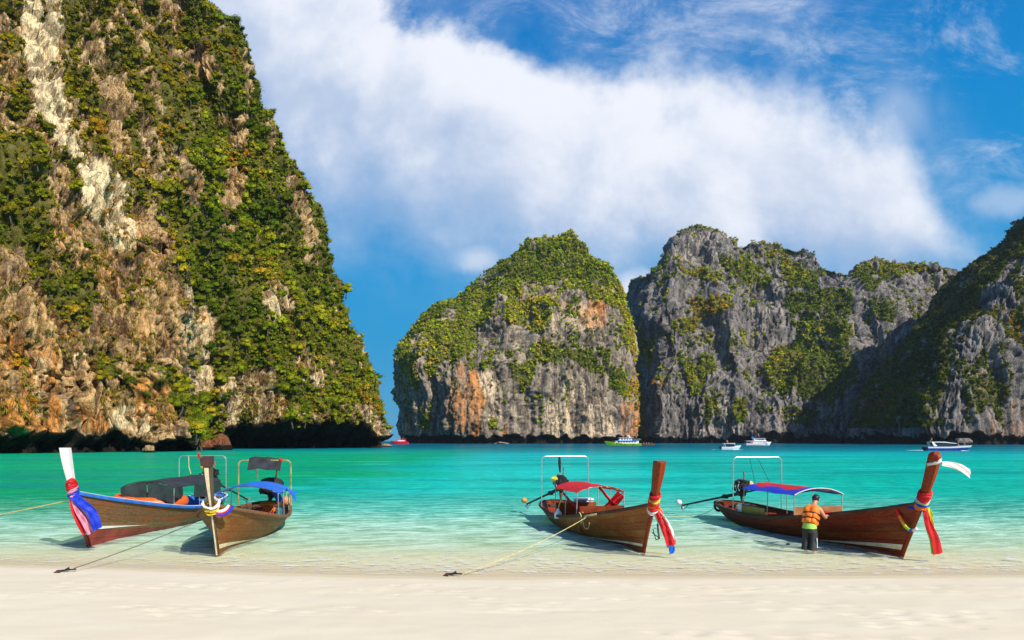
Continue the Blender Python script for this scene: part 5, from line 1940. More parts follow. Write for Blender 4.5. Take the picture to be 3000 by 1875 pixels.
for off, m_ in ((0.0, M_WHITECLOTH), (.055, M_REDCLOTH), (.105, M_DEEPBLUE)):
    mb = MB()
    P = []
    for t in np.linspace(0, 1, 15):
        a_ = math.pi * (1.02 - .98 * t) * -1
        P.append((x0 - .02 - .10 * t, .20 + (.13 + off * .9) * math.cos(a_) + .08 * t, 1.30 + (.12 + off) * math.sin(a_) + .10 * t))
    mb.tube(P, [.032 + .012 * math.sin(3 * t + off * 40) for t in np.linspace(0, 1, 15)], 7)
    mb.build('sash_swag', m_, sa)

# ---------------------------------------------------------------- boat with the red awning (right of the middle)
B3 = build_boat(on_water(1884, 1618), (0.215, -0.976), 8.4, 1.02, 1.38, 2.52,
                {'planks': [M_WOOD_RED, M_WOOD_GOLD, M_WOOD_GOLD, M_WOOD_GOLD, M_WOOD_GOLD, M_WOOD_GOLD], 'inside': M_WOOD_RED, 'rail': M_WOOD_DARK, 'post': M_WOOD_POST},
                'varnished golden brown longtail boat with red awning and red wooden post', stripe=(0.155, 0.21, 0.55), stripe_mat=M_CREAM)
root = B3['root']
awning(B3, -5.8, -3.3, 0.80, 1.40, 1.60, M_REDCLOTH, 3, sag=0.03)
for a_, b_ in (((-3.35, -.05, 1.56), (-3.4, .55, .95)), ((-3.35, .78, 1.40), (-3.5, .05, .80))):
    cloth('awning_flap', [a_, tuple((Vector(a_) + Vector(b_)) / 2 + Vector((.05, 0, -.05))), b_], .16, (1, 0, .4), M_REDCLOTH, root, wave=.03)
hoop(B3, -7.2, 0.90, 0.52, 2.45, M_STEEL)
engine(B3, (-7.65, -.05, 1.45), (-10.2, -.72, 0.42), (-.1, -.10, .14), plain('ochre_float', (.55, .28, .05), .6), M_YELLOW, (0.12, -.24, .14))
mb = MB()
mb.tube([(-7.2, -.22, 2.45), (-7.25, -.2, 2.2), (-7.35, -.15, 1.85)], [.035, .06, .03], 7)
mb.build('hoist_strap', M_BLACKCLOTH, root)
for x, zt, mt in ((-5.85, .86, M_WOOD_GOLD), (-3.2, .98, M_WOOD_RED)):
    mb = MB()
    mb.sheet(np.array([[(x + .01 * math.sin(7 * y), y, .18 + (zt - .18) * z) for z in np.linspace(0, 1, 4)] for y in np.linspace(-.74, .74, 9)]), .03)
    mb.build('bulkhead', mt, root)
hm = hang(B3, 'hammock', 'red hammock slung under the red awning', 'hammock')
cloth('hammock_cloth', [(-5.6, -.60, 1.28), (-5.1, -.32, .82), (-4.4, .05, .64), (-3.8, .40, .85), (-3.35, .70, 1.32)], .44, (.6, -.6, .35), M_REDCLOTH, hm, wave=.05)
mb = MB()
mb.tube([(-5.6, -.60, 1.28), (-5.75, -.78, 1.40)], .012, 5)
mb.tube([(-3.35, .70, 1.32), (-3.3, .78, 1.4)], .012, 5)
mb.build('hammock_cord', M_ROPE_Y, hm)
cb = hang(B3, 'cool_box', 'white and blue cool box inside the boat under the red awning', 'cool box')
mb = MB()
mb.rbox((-6.3, .42, .72), (.40, .62, .34), .03)
mb.build('box_body', plain('pale_blue_plastic', (.35, .48, .68), .4), cb)
mb = MB()
mb.rbox((-6.3, .42, .925), (.44, .66, .07), .02)
mb.build('lid', M_PLASTICW, cb)
jg = hang(B3, 'white_canister', 'white plastic canister hanging at the rail of the boat with red awning', 'canister')
mb = MB()
mb.tube([(-4.75, -.985, .44), (-4.75, -.985, .62), (-4.75, -.985, .70), (-4.75, -.985, .76)], [.13, .13, .06, .05], 10)
mb.build('canister_body', M_PLASTICW, jg)
mb = MB()
mb.tube([(-4.75, -.985, .76), (-4.72, -.90, 1.05), (-4.70, -.80, 1.38)], .016, 5)
mb.build('cord', M_ROPE_Y, jg)
sa = hang(B3, 'cloth_sash', 'red and white sash with yellow garland tied round the red wooden post', 'sash')
for zc, tl, m1, r_ in ((1.62, .04, M_REDCLOTH, .06), (1.52, .05, M_YELCLOTH, .04), (1.44, .03, M_REDCLOTH, .07), (1.33, .04, M_REDCLOTH, .08), (1.24, .02, M_WHITECLOTH, .06), (1.40, .07, M_ORANGE, .04)):
    wrap(zc, .17, .13, r_ * .8, tl, m1, sa, lean=-.07)
x0 = stem_x(1.25) + .12
cloth('sash_tail', [(x0, .05, 1.22), (x0 - .02, .22, .95), (x0 - .02, .38, .60), (x0 - .05, .52, .28)], (.12, .26), (.2, 1, .4), M_REDCLOTH, sa, wave=.03)
cloth('sash_tail', [(x0 - .02, .09, 1.22), (x0 - .05, .30, .98), (x0 - .05, .48, .66), (x0 - .07, .57, .36)], (.10, .20), (.2, 1, .4), M_WHITECLOTH, sa, wave=.03, seed=2)
cloth('sash_tail', [(x0 - .04, .50, .30), (x0 - .05, .53, .18), (x0 - .06, .53, .08)], (.16, .14), (.2, 1, .3), M_BLUECLOTH, sa, wave=.02)
cloth('sash_tail', [(x0 - .05, .16, 1.3), (x0 - .1, .26, 1.12), (x0 - .1, .30, .95)], (.08, .10), (.2, 1, .2), M_ORANGE, sa, wave=.02)
ld = hang(B3, 'grapnel', 'black iron grapnel of thin rods hanging behind the bow of the red awning boat', 'grapnel')
for p0, p1 in (((.35, .87), (.45, .385)), ((.33, .80), (.42, .37)), ((.21, .67), (.33, .40)), ((.19, .57), (.44, .40))):
    mb = MB()
    mb.tube([(.12, p0[0] + .02, p0[1]), (.06, (p0[0] + p1[0]) / 2 + .02, (p0[1] + p1[1]) / 2), (.02, p1[0] + .02, p1[1])], .013, 6)
    mb.build('rod', M_IRON, ld)
mb = MB()
mb.tube([(.09, .27, .685), (.09, .42, .675)], .011, 6)
mb.tube([(.04, .34, .40), (.0, .37, .35), (.02, .46, .385)], .012, 6)
mb.build('cross_rod', M_IRON, ld)
mb = MB()
mb.tube([(.12, .36, .87), (.25, .22, 1.05), (.40, .08, 1.18)], .012, 5)
mb.build('line', M_ROPE_G, ld)

# ---------------------------------------------------------------- boat with the red and blue awning (right)
B4 = build_boat(on_water(2638, 1628), (0.20, -0.98), 8.7, 1.05, 1.46, 2.66,
                {'planks': [M_WOOD_RED, M_WOOD_RED, M_WOOD_BROWN, M_WOOD_BROWN, M_WOOD_RED, M_WOOD_RED], 'inside': M_WOOD_RED, 'rail': M_WOOD_DARK, 'post': M_WOOD_POST},
                'dark red brown longtail boat with red and blue awning and rounded post', stripe=(0.15, 0.245, 0.60), stripe_mat=M_CREAM, post_kind='round', pw=.6)
root = B4['root']
mb = MB()
G = awning_grid(-6.3, -3.3, .84, 1.36, 1.56, 15, 25, .02, 2)
nr, nc = G.shape[:2]
mb.sheet(G, .012)
# cloth of two colours: blue skirts with a wavy edge, red crown, blue fore half
for fi, f in enumerate(mb.f):
    c = np.mean([mb.v[i] for i in f], axis=0)
    edge = .56 + .10 * math.sin(c[0] * 4.2)
    blue = abs(c[1]) > edge * .84 or (c[0] > -4.0 and c[1] > -.1) or (c[0] > -3.75)
    mb.mi[fi] = 1 if blue else 0
a4 = mb.build('awning', [M_REDCLOTH, M_DEEPBLUE], root)
mb = MB()
mb.tube([(-3.3, q * .85, 1.36 + .20 * (1 - abs(q) ** 2.2) + .005) for q in np.linspace(-1, 1, 15)], .016, 7)
mb.build('awning_hem', M_WHITECLOTH, a4)
mb = MB()
mb.sheet(awning_grid(-4.1, -3.45, .84, 1.36, 1.56, 5, 9, 0, 1, (-.05, .62), .022), .01)
mb.build('awning_patch', M_CREAM, a4)
mb = MB()
mb.tube([(-3.6, -.78, 1.36), (-3.6, -.45, 1.43), (-3.6, -.1, 1.475)], [.025, .035, .03], 8)
mb.build('rolled_curtain', M_BLACKCLOTH, a4)
for x in (-6.25, -4.8, -3.35):
    for sd in (-1, 1):
        t = 1 + x / 8.7
        mb = MB()
        mb.tube([(x, sd * .82, 1.36), (x, sd * min(.84, B4['H'].beam(t) - .02), B4['H'].sheer(t) - .05)], .016, 7)
        mb.build('awning_pole', M_STEEL, root)
    mb = MB()
    mb.tube([(x, q * .84, 1.36 + .20 * (1 - abs(q) ** 2.2) - .028) for q in np.linspace(-1, 1, 11)], .013, 6)
    mb.build('awning_rod', M_STEEL, a4)
hoop(B4, -6.75, 0.95, 0.50, 2.44, M_STEEL, r=.021)
for y0, y1, z1 in ((-.32, -.12, 1.30), (-.02, .42, 1.52)):
    mb = MB()
    mb.tube([(-6.75, y0, 2.44), (-6.72, (y0 + y1) / 2 + .02, (2.44 + z1) / 2), (-6.65, y1, z1)], .008, 5)
    mb.build('hoist_cord', M_IRON, root)
engine(B4, (-7.75, -.05, 1.30), (-10.4, -1.15, .40), (-.06, -.12, .12), M_PLASTICW, plain('pale_yellow_cap', (.75, .62, .25), .5), (0.12, .30, .12))
# canvas weather screens
mb = MB()
mb.sheet(np.array([[(x, -.90 - .012 * math.sin(8 * x), .46 + (.80 - .46) * z) for z in np.linspace(0, 1, 5)] for x in np.linspace(-6.25, -4.85, 15)]), .012)
mb.build('side_screen', M_OLIVECLOTH, root)
mb = MB()
mb.tube([(x, -.90, .815) for x in np.linspace(-6.25, -4.85, 8)], .014, 6)
mb.build('screen_rod', M_IRON, root)
mb = MB()
mb.sheet(np.array([[(-3.35 + .012 * math.sin(9 * y), y, .46 + (1.0 - .46) * z) for z in np.linspace(0, 1, 5)] for y in np.linspace(-.82, .82, 13)]), .012)
mb.build('front_screen', M_TANCLOTH, root)
bx = hang(B4, 'battery_box', 'white printed box by the stern rail of the red and blue awning boat', 'box')
mb = MB()
mb.rbox((-6.45, -.72, .62), (.26, .34, .36), .02)
mb.build('box_body', M_PLASTICW, bx)
for yy, zz, w_, h_ in ((-.72, .70, .16, .05), (-.74, .63, .12, .025), (-.70, .55, .2, .03)):
    mb = MB()
    mb.box((-6.316, yy, zz), (.004, w_, h_))
    mb.build('print', M_INK, bx)
tb = hang(B4, 'teal_crate', 'dark teal box on the floor amidships in the red and blue awning boat', 'box')
mb = MB()
mb.rbox((-4.4, -.55, .36), (.34, .36, .36), .03)
mb.build('box_body', M_TEAL, tb)
mb = MB()
mb.rbox((-4.4, -.55, .56), (.37, .39, .05), .015)
mb.build('lid', M_TEAL, tb)
cl = hang(B4, 'coiled_rope', 'tangled brown rope coiled on the stern of the red and blue awning boat', 'rope')
mb = MB()
pts = []
for i in range(90):
    a = i * .42
    pts.append((-7.25 + (.22 + .05 * math.sin(i * .7)) * math.cos(a), -.25 + (.34 + .06 * math.cos(i * .9)) * math.sin(a), .58 + .10 * math.sin(i * .37) + .0015 * i))
mb.tube(pts, .016, 5)
mb.build('coil', plain('brown_rope', (.32, .16, .08), .85), cl)
rs = hang(B4, 'life_ring', 'dark tyre fender hanging at the stern of the red and blue awning boat', 'tyre')
mb = MB()
mb.tube([(-8.95 + .0, -.30 + .19 * math.cos(a), .50 + .19 * math.sin(a)) for a in np.linspace(0, 2 * math.pi, 19)], .05, 8, cap=False)
mb.build('tyre', M_IRON, rs)
rv = hang(B4, 'stacked_vests', 'red life vests lying at the bow rail beside the standing man', 'life vests')
for x, y, z, rz_ in ((-2.55, -.30, .86, .2), (-2.9, -.35, .80, -.2)):
    mb = MB()
    mb.rbox((x, y, z), (.30, .40, .16), .06, rz_)
    mb.build('vest', M_REDCLOTH, rv)
sa = hang(B4, 'cloth_sash', 'rainbow of red, yellow and blue sashes on the rounded post at right', 'sash')
for zc, tl, m1, r_ in ((1.72, .05, M_REDCLOTH, .06), (1.63, .05, M_REDCLOTH, .07), (1.56, .06, M_WHITECLOTH, .03), (1.52, .05, M_LIMECLOTH, .035), (1.47, .04, M_DEEPBLUE, .05), (1.40, .03, M_ORANGE, .06)):
    wrap(zc, .17, .13, r_ * .8, tl, m1, sa, lean=-.06)
wrap(1.36, .42, .13, .024, .02, M_DEEPBLUE, sa, lean=.0, dx=-.27)
x0 = stem_x(1.3) + .14
cloth('sash_tail', [(x0, .07, 1.32), (x0, .16, .95), (x0 + .02, .34, .55), (x0, .45, .18)], (.12, .26), (.2, 1, .25), M_REDCLOTH, sa, wave=.02)
cloth('sash_tail', [(x0 - .03, .05, 1.32), (x0 - .03, .12, .95), (x0 - .02, .24, .55), (x0 - .03, .32, .18)], (.06, .07), (.2, 1, .25), M_LIMECLOTH, sa, wave=.01)
cloth('sash_tail', [(x0 - .02, .14, 1.32), (x0 - .04, .26, 1.05), (x0 - .04, .34, .80), (x0 - .03, .40, .62)], (.12, .05), (.2, 1, .25), M_YELCLOTH, sa, wave=.02)
cloth('sash_tail', [(x0 - .05, .18, 1.34), (x0 - .07, .30, 1.15), (x0 - .07, .32, .92)], (.12, .06), (.2, 1, .25), M_LIMECLOTH, sa, wave=.02)
ga = hang(B4, 'flower_garland', 'rainbow flower garland looping down the bow planks at right', 'garland')
gp = []
for i in range(13):
    f = i / 12
    gp.append(Vector((stem_x(1.35) - .55 * (1 - f) + .02 + .08 * f, -.22 + .06 * f, 1.28 - .52 * math.sin(f * 2.1))))
for i in range(12):
    mb = MB()
    mb.tube([gp[i], (gp[i] + gp[i + 1]) / 2, gp[i + 1]], [.034, .042, .034], 7)
    mb.build('blossom', [M_REDCLOTH, M_ORANGE, M_YELCLOTH, M_LIMECLOTH, M_BLUECLOTH, M_PLASTICW][i // 2], ga)
st = hang(B4, 'white_streamer', 'long white streamer knotted at the top of the rounded post', 'streamer')
wrap(2.50, .165, .115, .035, .05, M_WHITECLOTH, st, lean=.03)
x0 = stem_x(2.45) + .05
cloth('streamer_tail', [(x0 + .12, .11, 2.47), (x0 + .06, .42, 2.44), (x0 - .02, .78, 2.36), (x0 - .06, 1.10, 2.20)], (.10, .22), (.2, -.1, 1), M_WHITECLOTH, st, wave=.012)

# ---------------------------------------------------------------- mooring ropes and anchors


def rope(name, label, pts, mat, r=.013, sag=.15, cat='rope'):
    P = []
    pts = [Vector(p) for p in pts]
    for i in range(len(pts) - 1):
        for t in np.linspace(0, 1, 14, endpoint=(i == len(pts) - 2)):
            p = pts[i].lerp(pts[i + 1], t)
            p.z -= sag * 4 * t * (1 - t) * (1 if i == 0 else 0)
            P.append(p)
    mb = MB()
    mb.tube(P, r, 6)
    o = mb.build(name, mat)
    return tag(o, label, cat)


def anchor(px, py, rz, label, mat):
    g = on_ground(px, py)
    e = empty('anchor', (g.x, g.y, g.z + .02), rz, label, 'anchor')
    e.scale = (.68, .68, .68)
    mb = MB()
    mb.tube([(-.30, 0, .02), (.28, .02, .05)], .026, 7)
    mb.build('shank', M_IRON, e)
    mb = MB()
    mb.tube([(-.02, -.10, .05), (.02, .12, .10)], .02, 6)
    mb.rbox((.03, .0, .06), (.14, .12, .06), .02)
    mb.build('stock', M_IRON, e)
    for s in (-1, 1):
        mb = MB()
        mb.loft([[(-.30, s * .02, .0), (-.16, s * .03, .0), (-.16, s * .03, .03), (-.30, s * .02, .03)], [(-.32, s * .16, -.02), (-.12, s * .13, .0), (-.12, s * .13, .02), (-.32, s * .16, .0)], [(-.12, s * .22, .02), (-.08, s * .2, .02), (-.08, s * .2, .03), (-.12, s * .22, .03)]])
        mb.build('fluke', mat, e)
    return g


rust = plain('rusty_red_iron', (0.16, 0.035, 0.02), .8, var=.5)
g1 = anchor(195, 1676, .15, 'rusty anchor lying at the left water line with grey rope', rust)
g2 = anchor(1330, 1687, -.35, 'dark anchor at the middle of the beach with yellow rope', rust)
rope('mooring_rope', 'grey rope from the left anchor to the boat facing the beach', [boat_world(B2, (-2.6, -.95, .72)), g1 + Vector((.15, .02, .08))], M_ROPE_G, .012, .05)
rope('mooring_rope', 'yellow rope from the middle anchor to the red awning boat', [boat_world(B3, (-2.2, -.80, .78)), g2 + Vector((.25, .02, .06))], M_ROPE_Y, .010, .10)
rope('mooring_rope', 'yellow rope leading left out of view from the white post', [boat_world(B1, (stem_x(1.4) + .1, -.05, 1.42)), (-17.5, 20.5, .42)], M_ROPE_Y, .016, .04)
rope('mooring_rope', 'thin slack line trailing from the stern at right into the water', [boat_world(B4, (-8.9, -.5, .45)), boat_world(B4, (-9.8, -1.3, .02)), boat_world(B4, (-9.9, -2.3, .015))], M_ROPE_Y, .010, .12)
rp = empty('rope_knot', boat_world(B3, (-2.2, -.84, .74)), B3['rz'], 'loose loops of yellow rope knotted on the rail of the red awning boat', 'rope')
mb = MB()
mb.tube([(-.45 + .16 * math.sin(a), -.10 + .02 * a, -.06 + .17 * math.cos(a)) for a in np.linspace(0, 6.28, 14)], .014, 5)
mb.build('loop', M_ROPE_Y, rp)
mb = MB()
mb.tube([(.30 * math.cos(a) + .1, -.06, -.10 - .22 * math.sin(a)) for a in np.linspace(0, 3.14, 12)], .012, 5)
mb.build('loop', M_ROPE_Y, rp)
mb = MB()
mb.tube([(-.15, -.02, .0), (.0, -.03, .05), (.2, .0, .09), (.4, .05, .12), (.55, .12, .16)], [.03, .035, .03, .04, .03], 6)
mb.build('hitch', M_ROPE_Y, rp)

# ---------------------------------------------------------------- the man at the rail


def skin_mesh(name, verts, edges, radii, mat, parent, sub=2, rootv=0):
    me = bpy.data.meshes.new(name)
    me.from_pydata([tuple(v) for v in verts], edges, [])
    o = bpy.data.objects.new(name, me)
    COL.objects.link(o)
    o.modifiers.new('skin', 'SKIN').use_smooth_shade = True
    if not me.skin_vertices:
        me.attributes.new  # noqa
    for i, sv in enumerate(me.skin_vertices[0].data):
        r = radii[i]
        sv.radius = (r, r) if not isinstance(r, tuple) else r
        sv.use_root = (i == rootv)
    s = o.modifiers.new('sub', 'SUBSURF')
    s.levels = s.render_levels = sub
    dg = bpy.context.evaluated_depsgraph_get()
    m2 = bpy.data.meshes.new_from_object(o.evaluated_get(dg))
    bpy.data.objects.remove(o)
    m2.materials.clear()
    m2.materials.append(mat)
    m2.polygons.foreach_set('use_smooth', [True] * len(m2.polygons))
    o = bpy.data.objects.new(name, m2)
    COL.objects.link(o)
    o.parent = parent
    return o


def build_man():
    g = on_water(2372, 1611)
    loc = (g.x, g.y, -0.10)
    # x = his right hand side, y = the way he faces, z up
    yaw = math.atan2(0.70, 0.72) - math.pi / 2
    man = empty('person', loc, yaw, 'person in orange life vest and dark shorts leaning on the right boat', 'person')
    V, E, Rr = [], [], []

    def j(p, r, par=None):
        V.append(Vector(p))
        Rr.append(r)
        if par is not None:
            E.append((par, len(V) - 1))
        return len(V) - 1
    pel = j((0, 0, .74), (.155, .12))
    sp1 = j((0, .06, .90), (.15, .11), pel)
    sp2 = j((0, .15, 1.06), (.17, .12), sp1)
    ch = j((0, .22, 1.19), (.17, .11), sp2)
    nk = j((0, .31, 1.30), .062, ch)
    n2 = j((0, .36, 1.345), .058, nk)
    h1 = j((0, .42, 1.39), .088, n2)
    h2 = j((0, .455, 1.45), .105, h1)
    h3 = j((0, .46, 1.52), .085, h2)
    for s in (1, -1):
        sh = j((s * .20, .23, 1.19), .072, ch)
        ua = j((s * .26, .30, 1.06), .055, sh)
        el = j((s * .29, .42, .95), .046, ua)
        fa = j((s * .25, .56, .96), .042, el)
        wr = j((s * .20, .70, .985), .029, fa)
        pm = j((s * .185, .76, .985), (.042, .02), wr)
        for k, (dx, L) in enumerate(((-.03, .075), (-.01, .088), (.011, .083), (.031, .066))):
            a = j((s * .185 + dx, .80, .985), .0095, pm)
            c = j((s * .185 + dx * 1.1, .80 + L * .5, .977), .009, a)
            j((s * .185 + dx * 1.1, .80 + L * .8, .955), .008, c)
        a = j((s * .185 - s * .045, .765, .98), .011, pm)
        j((s * .185 - s * .062, .80, .97), .009, a)
        hp = j((s * .095, -.01, .69), .105, pel)
        th = j((s * .105, .03, .53), .088, hp)
        kn = j((s * .11, .05, .38), .062, th)
        cf = j((s * .11, .00, .26), .058, kn)
        an = j((s * .11, -.03, .09), .036, cf)
        hl = j((s * .11, -.05, .04), .036, an)
        bl = j((s * .125, .07, .025), (.045, .026), hl)
        j((s * .13, .15, .018), (.042, .018), bl)
    skin_mesh('body', V, E, Rr, M_SKIN, man)
    # face: nose, ears, brow
    mb = MB()
    mb.tube([(0, .545, 1.47), (0, .575, 1.43), (0, .555, 1.42)], [.012, .018, .014], 7)
    mb.build('nose', M_SKIN, man)
    for s in (1, -1):
        mb = MB()
        mb.ball((s * .098, .445, 1.435), .03, 8, 6, (.35, .7, 1.1))
        mb.build('ear', M_SKIN, man)
        mb = MB()
        mb.ball((s * .036, .545, 1.475), .014, 8, 6)
        mb.build('eye', M_HAIR, man)
    mb = MB()
    mb.tube([(-.03, .545, 1.385), (0, .555, 1.383), (.03, .545, 1.385)], .007, 6)
    mb.build('mouth', M_REDCLOTH, man)
    # hair: a cap with uneven edge
    mb = MB()
    rings = []
    n = 22
    for i in range(9):
        th = R(4 + 116 * i / 8)
        ring = []
        for k in range(n):
            a = 2 * math.pi * k / n
            rad = (.117 - .004 * (i / 8) ** 3) * (1 + .02 * math.sin(5 * a + i) + .02 * math.sin(11 * a + 2 * i))
            lim = th if math.sin(a) < .25 else min(th, R(66))
            d = Vector((math.sin(lim) * math.cos(a) * .93, math.sin(lim) * math.sin(a) * 1.02, math.cos(lim)))
            d = Matrix.Rotation(R(-6), 3, 'X') @ d
            ring.append(Vector((0, .452, 1.458)) + d * rad)
        rings.append(ring)
    mb.loft(rings[::-1])
    mb.build('hair', M_HAIR, man, angle=60)

    def torso(f, ex, ey, a):
        """point round the body at height parameter f from hip to shoulder"""
        k = [(0, 0.0, .78, .165, .125), (.25, .05, .90, .165, .125), (.55, .13, 1.05, .185, .135), (.85, .21, 1.18, .190, .125), (1.0, .265, 1.265, .13, .085)]
        q = [np.interp(f, [r[0] for r in k], [r[i] for r in k]) for i in (1, 2, 3, 4)]
        c, s = math.cos(a), math.sin(a)
        c = math.copysign(abs(c) ** .75, c)
        s = math.copysign(abs(s) ** .75, s)
        return Vector((c * (q[2] + ex), q[0] + s * (q[3] + ey) * .92, q[1] - s * (q[3] + ey) * .42))
    NA = 28
    mb = MB()
    low = [[Vector((math.cos(2 * math.pi * i / NA) * (.190 + q * .012), math.sin(2 * math.pi * i / NA) * (.150 + q * .01) - .01 - .004 * q, .78 - .06 * q + .008 * math.sin(3 * i * .4))) for i in range(NA)] for q in (1.6, 1.1, .5)]
    mb.loft(low + [[torso(f, .016, .016, 2 * math.pi * i / NA) for i in range(NA)] for f in np.linspace(.02, .30, 5)])
    mb.build('shirt', M_LIMESHIRT, man)
    mb = MB()
    mb.loft([[torso(f, .014 + .01 * q, .014 + .01 * q, 2 * math.pi * i / NA) for i in range(NA)] for q, f in zip((0, 1, 1, 0), np.linspace(-.06, .05, 4))])
    mb.build('belt', M_BLACKCLOTH, man)
    vest = MB()
    vest.loft([[torso(f, .030, .034, 2 * math.pi * i / NA) for i in range(NA)] for f in np.linspace(.02, .97, 12)])
    vo = vest.build('life_vest', M_VEST, man)
    # padded float panels, in rows between the straps
    rows_ = [(.03, .27), (.295, .53), (.56, .97)]
    for r_i, (f0, f1) in enumerate(rows_):
        cols_ = [(-160, -112), (-108, -72), (-68, -20), (20, 85), (95, 160)] if r_i < 2 else [(-150, -92), (-88, -30), (30, 85), (95, 150)]
        for a0, a1 in cols_:
            G = []
            for f in np.linspace(f0, f1, 6):
                row = []
                for a in np.linspace(a0, a1, 7):
                    u = (f - f0) / (f1 - f0)
                    v = (a - a0) / (a1 - a0)
                    puff_ = .030 * (max(0, math.sin(math.pi * u) * math.sin(math.pi * v))) ** .45
                    row.append(torso(f, .034 + puff_, .038 + puff_, R(a)))
                G.append(row)
            mb = MB()
            mb.sheet(np.array([[tuple(p) for p in r] for r in G]), .012)
            mb.build('float_panel', M_VEST, vo)
    for f in (.283, .545):
        mb = MB()
        mb.loft([[torso(f + df, .048 + o, .052 + o, 2 * math.pi * i / NA) for i in range(NA)] for df, o in ((-.02, 0), (-.02, .012), (.02, .012), (.02, 0))])
        mb.build('vest_strap', M_VESTDARK, vo)
    # baggy shorts to the calf
    mb = MB()
    wz = .745
    mb.loft([[Vector((math.cos(a) * .175, math.sin(a) * .14 - .01, wz)) for a in np.linspace(0, 2 * math.pi, 20, endpoint=False)],
             [Vector((math.cos(a) * .20, math.sin(a) * .155 - .005, .63)) for a in np.linspace(0, 2 * math.pi, 20, endpoint=False)],
             [Vector((math.cos(a) * .205, math.sin(a) * .15, .57)) for a in np.linspace(0, 2 * math.pi, 20, endpoint=False)]])
    for s in (1, -1):
        rings = []
        for z, r_, cy in ((.66, .105, .0), (.52, .118, .03), (.40, .120, .035), (.28, .125, .0), (.17, .130, -.02), (.11, .130, -.03)):
            rings.append([Vector((s * .105 + math.cos(a) * r_ * (.93 + .06 * math.sin(6 * a + z * 9)), cy + math.sin(a) * r_ * (1 + .06 * math.sin(5 * a + 3)), z + .012 * math.sin(4 * a))) for a in np.linspace(0, 2 * math.pi, 18, endpoint=False)])
        mb.loft(rings)
    mb.build('shorts', M_SHORTS, man, angle=50)
    mb = MB()
    mb.sheet(np.array([[(.236 - .012 * abs(q - .5), -.06 + .02 * q, .44 - .26 * q), (.236, -.03 + .02 * q, .44 - .26 * q)] for q in np.linspace(0, 1, 6)]), .006)
    mb.build('shorts_trim', M_PLASTICW, man)
    man.scale = (.93, .96, 1.02)


build_man()
# ---------------------------------------------------------------- vessels out in the bay
M_SHIPWHITE = plain('ship_white', (0.80, 0.81, 0.82), 0.35, var=0.08, scale=.6, bump=0)
M_GLASS = plain('dark_glass', (0.015, 0.02, 0.028), 0.12, var=0.2, bump=0, spec=0.7)
M_GREENHULL = plain('green_hull', (0.16, 0.62, 0.02), 0.4, var=0.15, scale=.5, bump=0)
M_YELHULL = plain('yellow_trim', (0.82, 0.66, 0.05), 0.4, bump=0)
M_SHIPBLUE = plain('ship_blue', (0.02, 0.22, 0.62), 0.4, bump=0)
M_NAVYHULL = plain('navy_hull', (0.020, 0.045, 0.30), 0.25, var=.15, scale=.5, bump=0)
M_REDHULL = plain('ship_red', (0.70, 0.015, 0.035), 0.35, var=.15, scale=.5, bump=0)
M_AQUA = plain('pale_aqua_hull', (0.50, 0.70, 0.72), 0.3, var=.1, scale=.5, bump=0)
M_FOAM = plain('foam', (0.85, 0.87, 0.86), 0.9, var=.05, bump=0)
M_DARKTRIM = plain('dark_trim', (0.02, 0.02, 0.03), .5, bump=0)


def ship(px0, px1, pyw, flip, label, cat, name):
    """x runs from stern (0) to bow (L); flip: bow to the left"""
    y = FPX * CAM_H / (pyw - HOR)
    x0, x1 = pu(px0) * y, pu(px1) * y
    L = abs(x1 - x0)
    e = empty(name, (x1 if flip else x0, y, 0), math.pi if flip else 0.0, label, cat)
    return e, L


def ship_hull(e, L, B, z_st, z_bow, mat, rake=.09, v=(0, 1), name='hull', n=18, zmin=-.4, off=0.0):
    mb = MB()
    rings = []
    for t in np.linspace(0, 1, n):
        bm = B * (0.86 + .14 * math.sin(min(t / .4, 1) * 1.57)) if t < .5 else B * (1 - ((t - .5) / .5) ** 2.4)
        bm = max(bm, .06) + off
        zs = z_st + (z_bow - z_st) * float(sm(t, .45, 1.0))
        za, zb = zmin + (zs - zmin) * v[0], zmin + (zs - zmin) * v[1]

        def P(sd, z, w):
            q = (z - zmin) / (zs - zmin)
            return (L * t * (1 - rake) + L * rake * q * t * t, sd * bm * w, z)
        fl0, fl1 = .72 + .28 * v[0], .72 + .28 * v[1]
        rings.append([P(-1, za, fl0), P(-1, (za + zb) / 2, (fl0 + fl1) / 2), P(-1, zb, fl1), P(1, zb, fl1), P(1, (za + zb) / 2, (fl0 + fl1) / 2), P(1, za, fl0)])
    mb.loft(rings)
    return mb.build(name, mat, e, angle=40)


def cabin(e, x0, x1, B, z0, z1, mat, rake0=0.0, rake1=0.0, name='cabin', top=.92):
    mb = MB()
    mb.loft([[(x0, -B, z0), (x1, -B * .92, z0), (x1, B * .92, z0), (x0, B, z0)],
             [(x0 + rake0, -B * top, z1), (x1 - rake1, -B * top * .92, z1), (x1 - rake1, B * top * .92, z1), (x0 + rake0, B * top, z1)]])
    return mb.build(name, mat, e)


def windows(par, xs, wd, z0, z1, B, mat=None, side=(-1, 1), name='window'):
    for x in xs:
        for s in side:
            mb = MB()
            mb.box((x, s * (B + .02), (z0 + z1) / 2), (wd, .05, z1 - z0))
            mb.build(name, mat or M_GLASS, par)


def rail_line(e, x0, x1, B, z, n, h=.9, mat=None):
    mb = MB()
    for s in (-1, 1):
        mb.tube([(x0, s * B, z + h), (x1, s * B * .9, z + h)], .04, 5)
        for x in np.linspace(x0, x1, n):
            mb.tube([(x, s * B * .97, z), (x, s * B * .97, z + h)], .03, 5)
    mb.build('railing', mat or M_SHIPWHITE, e)


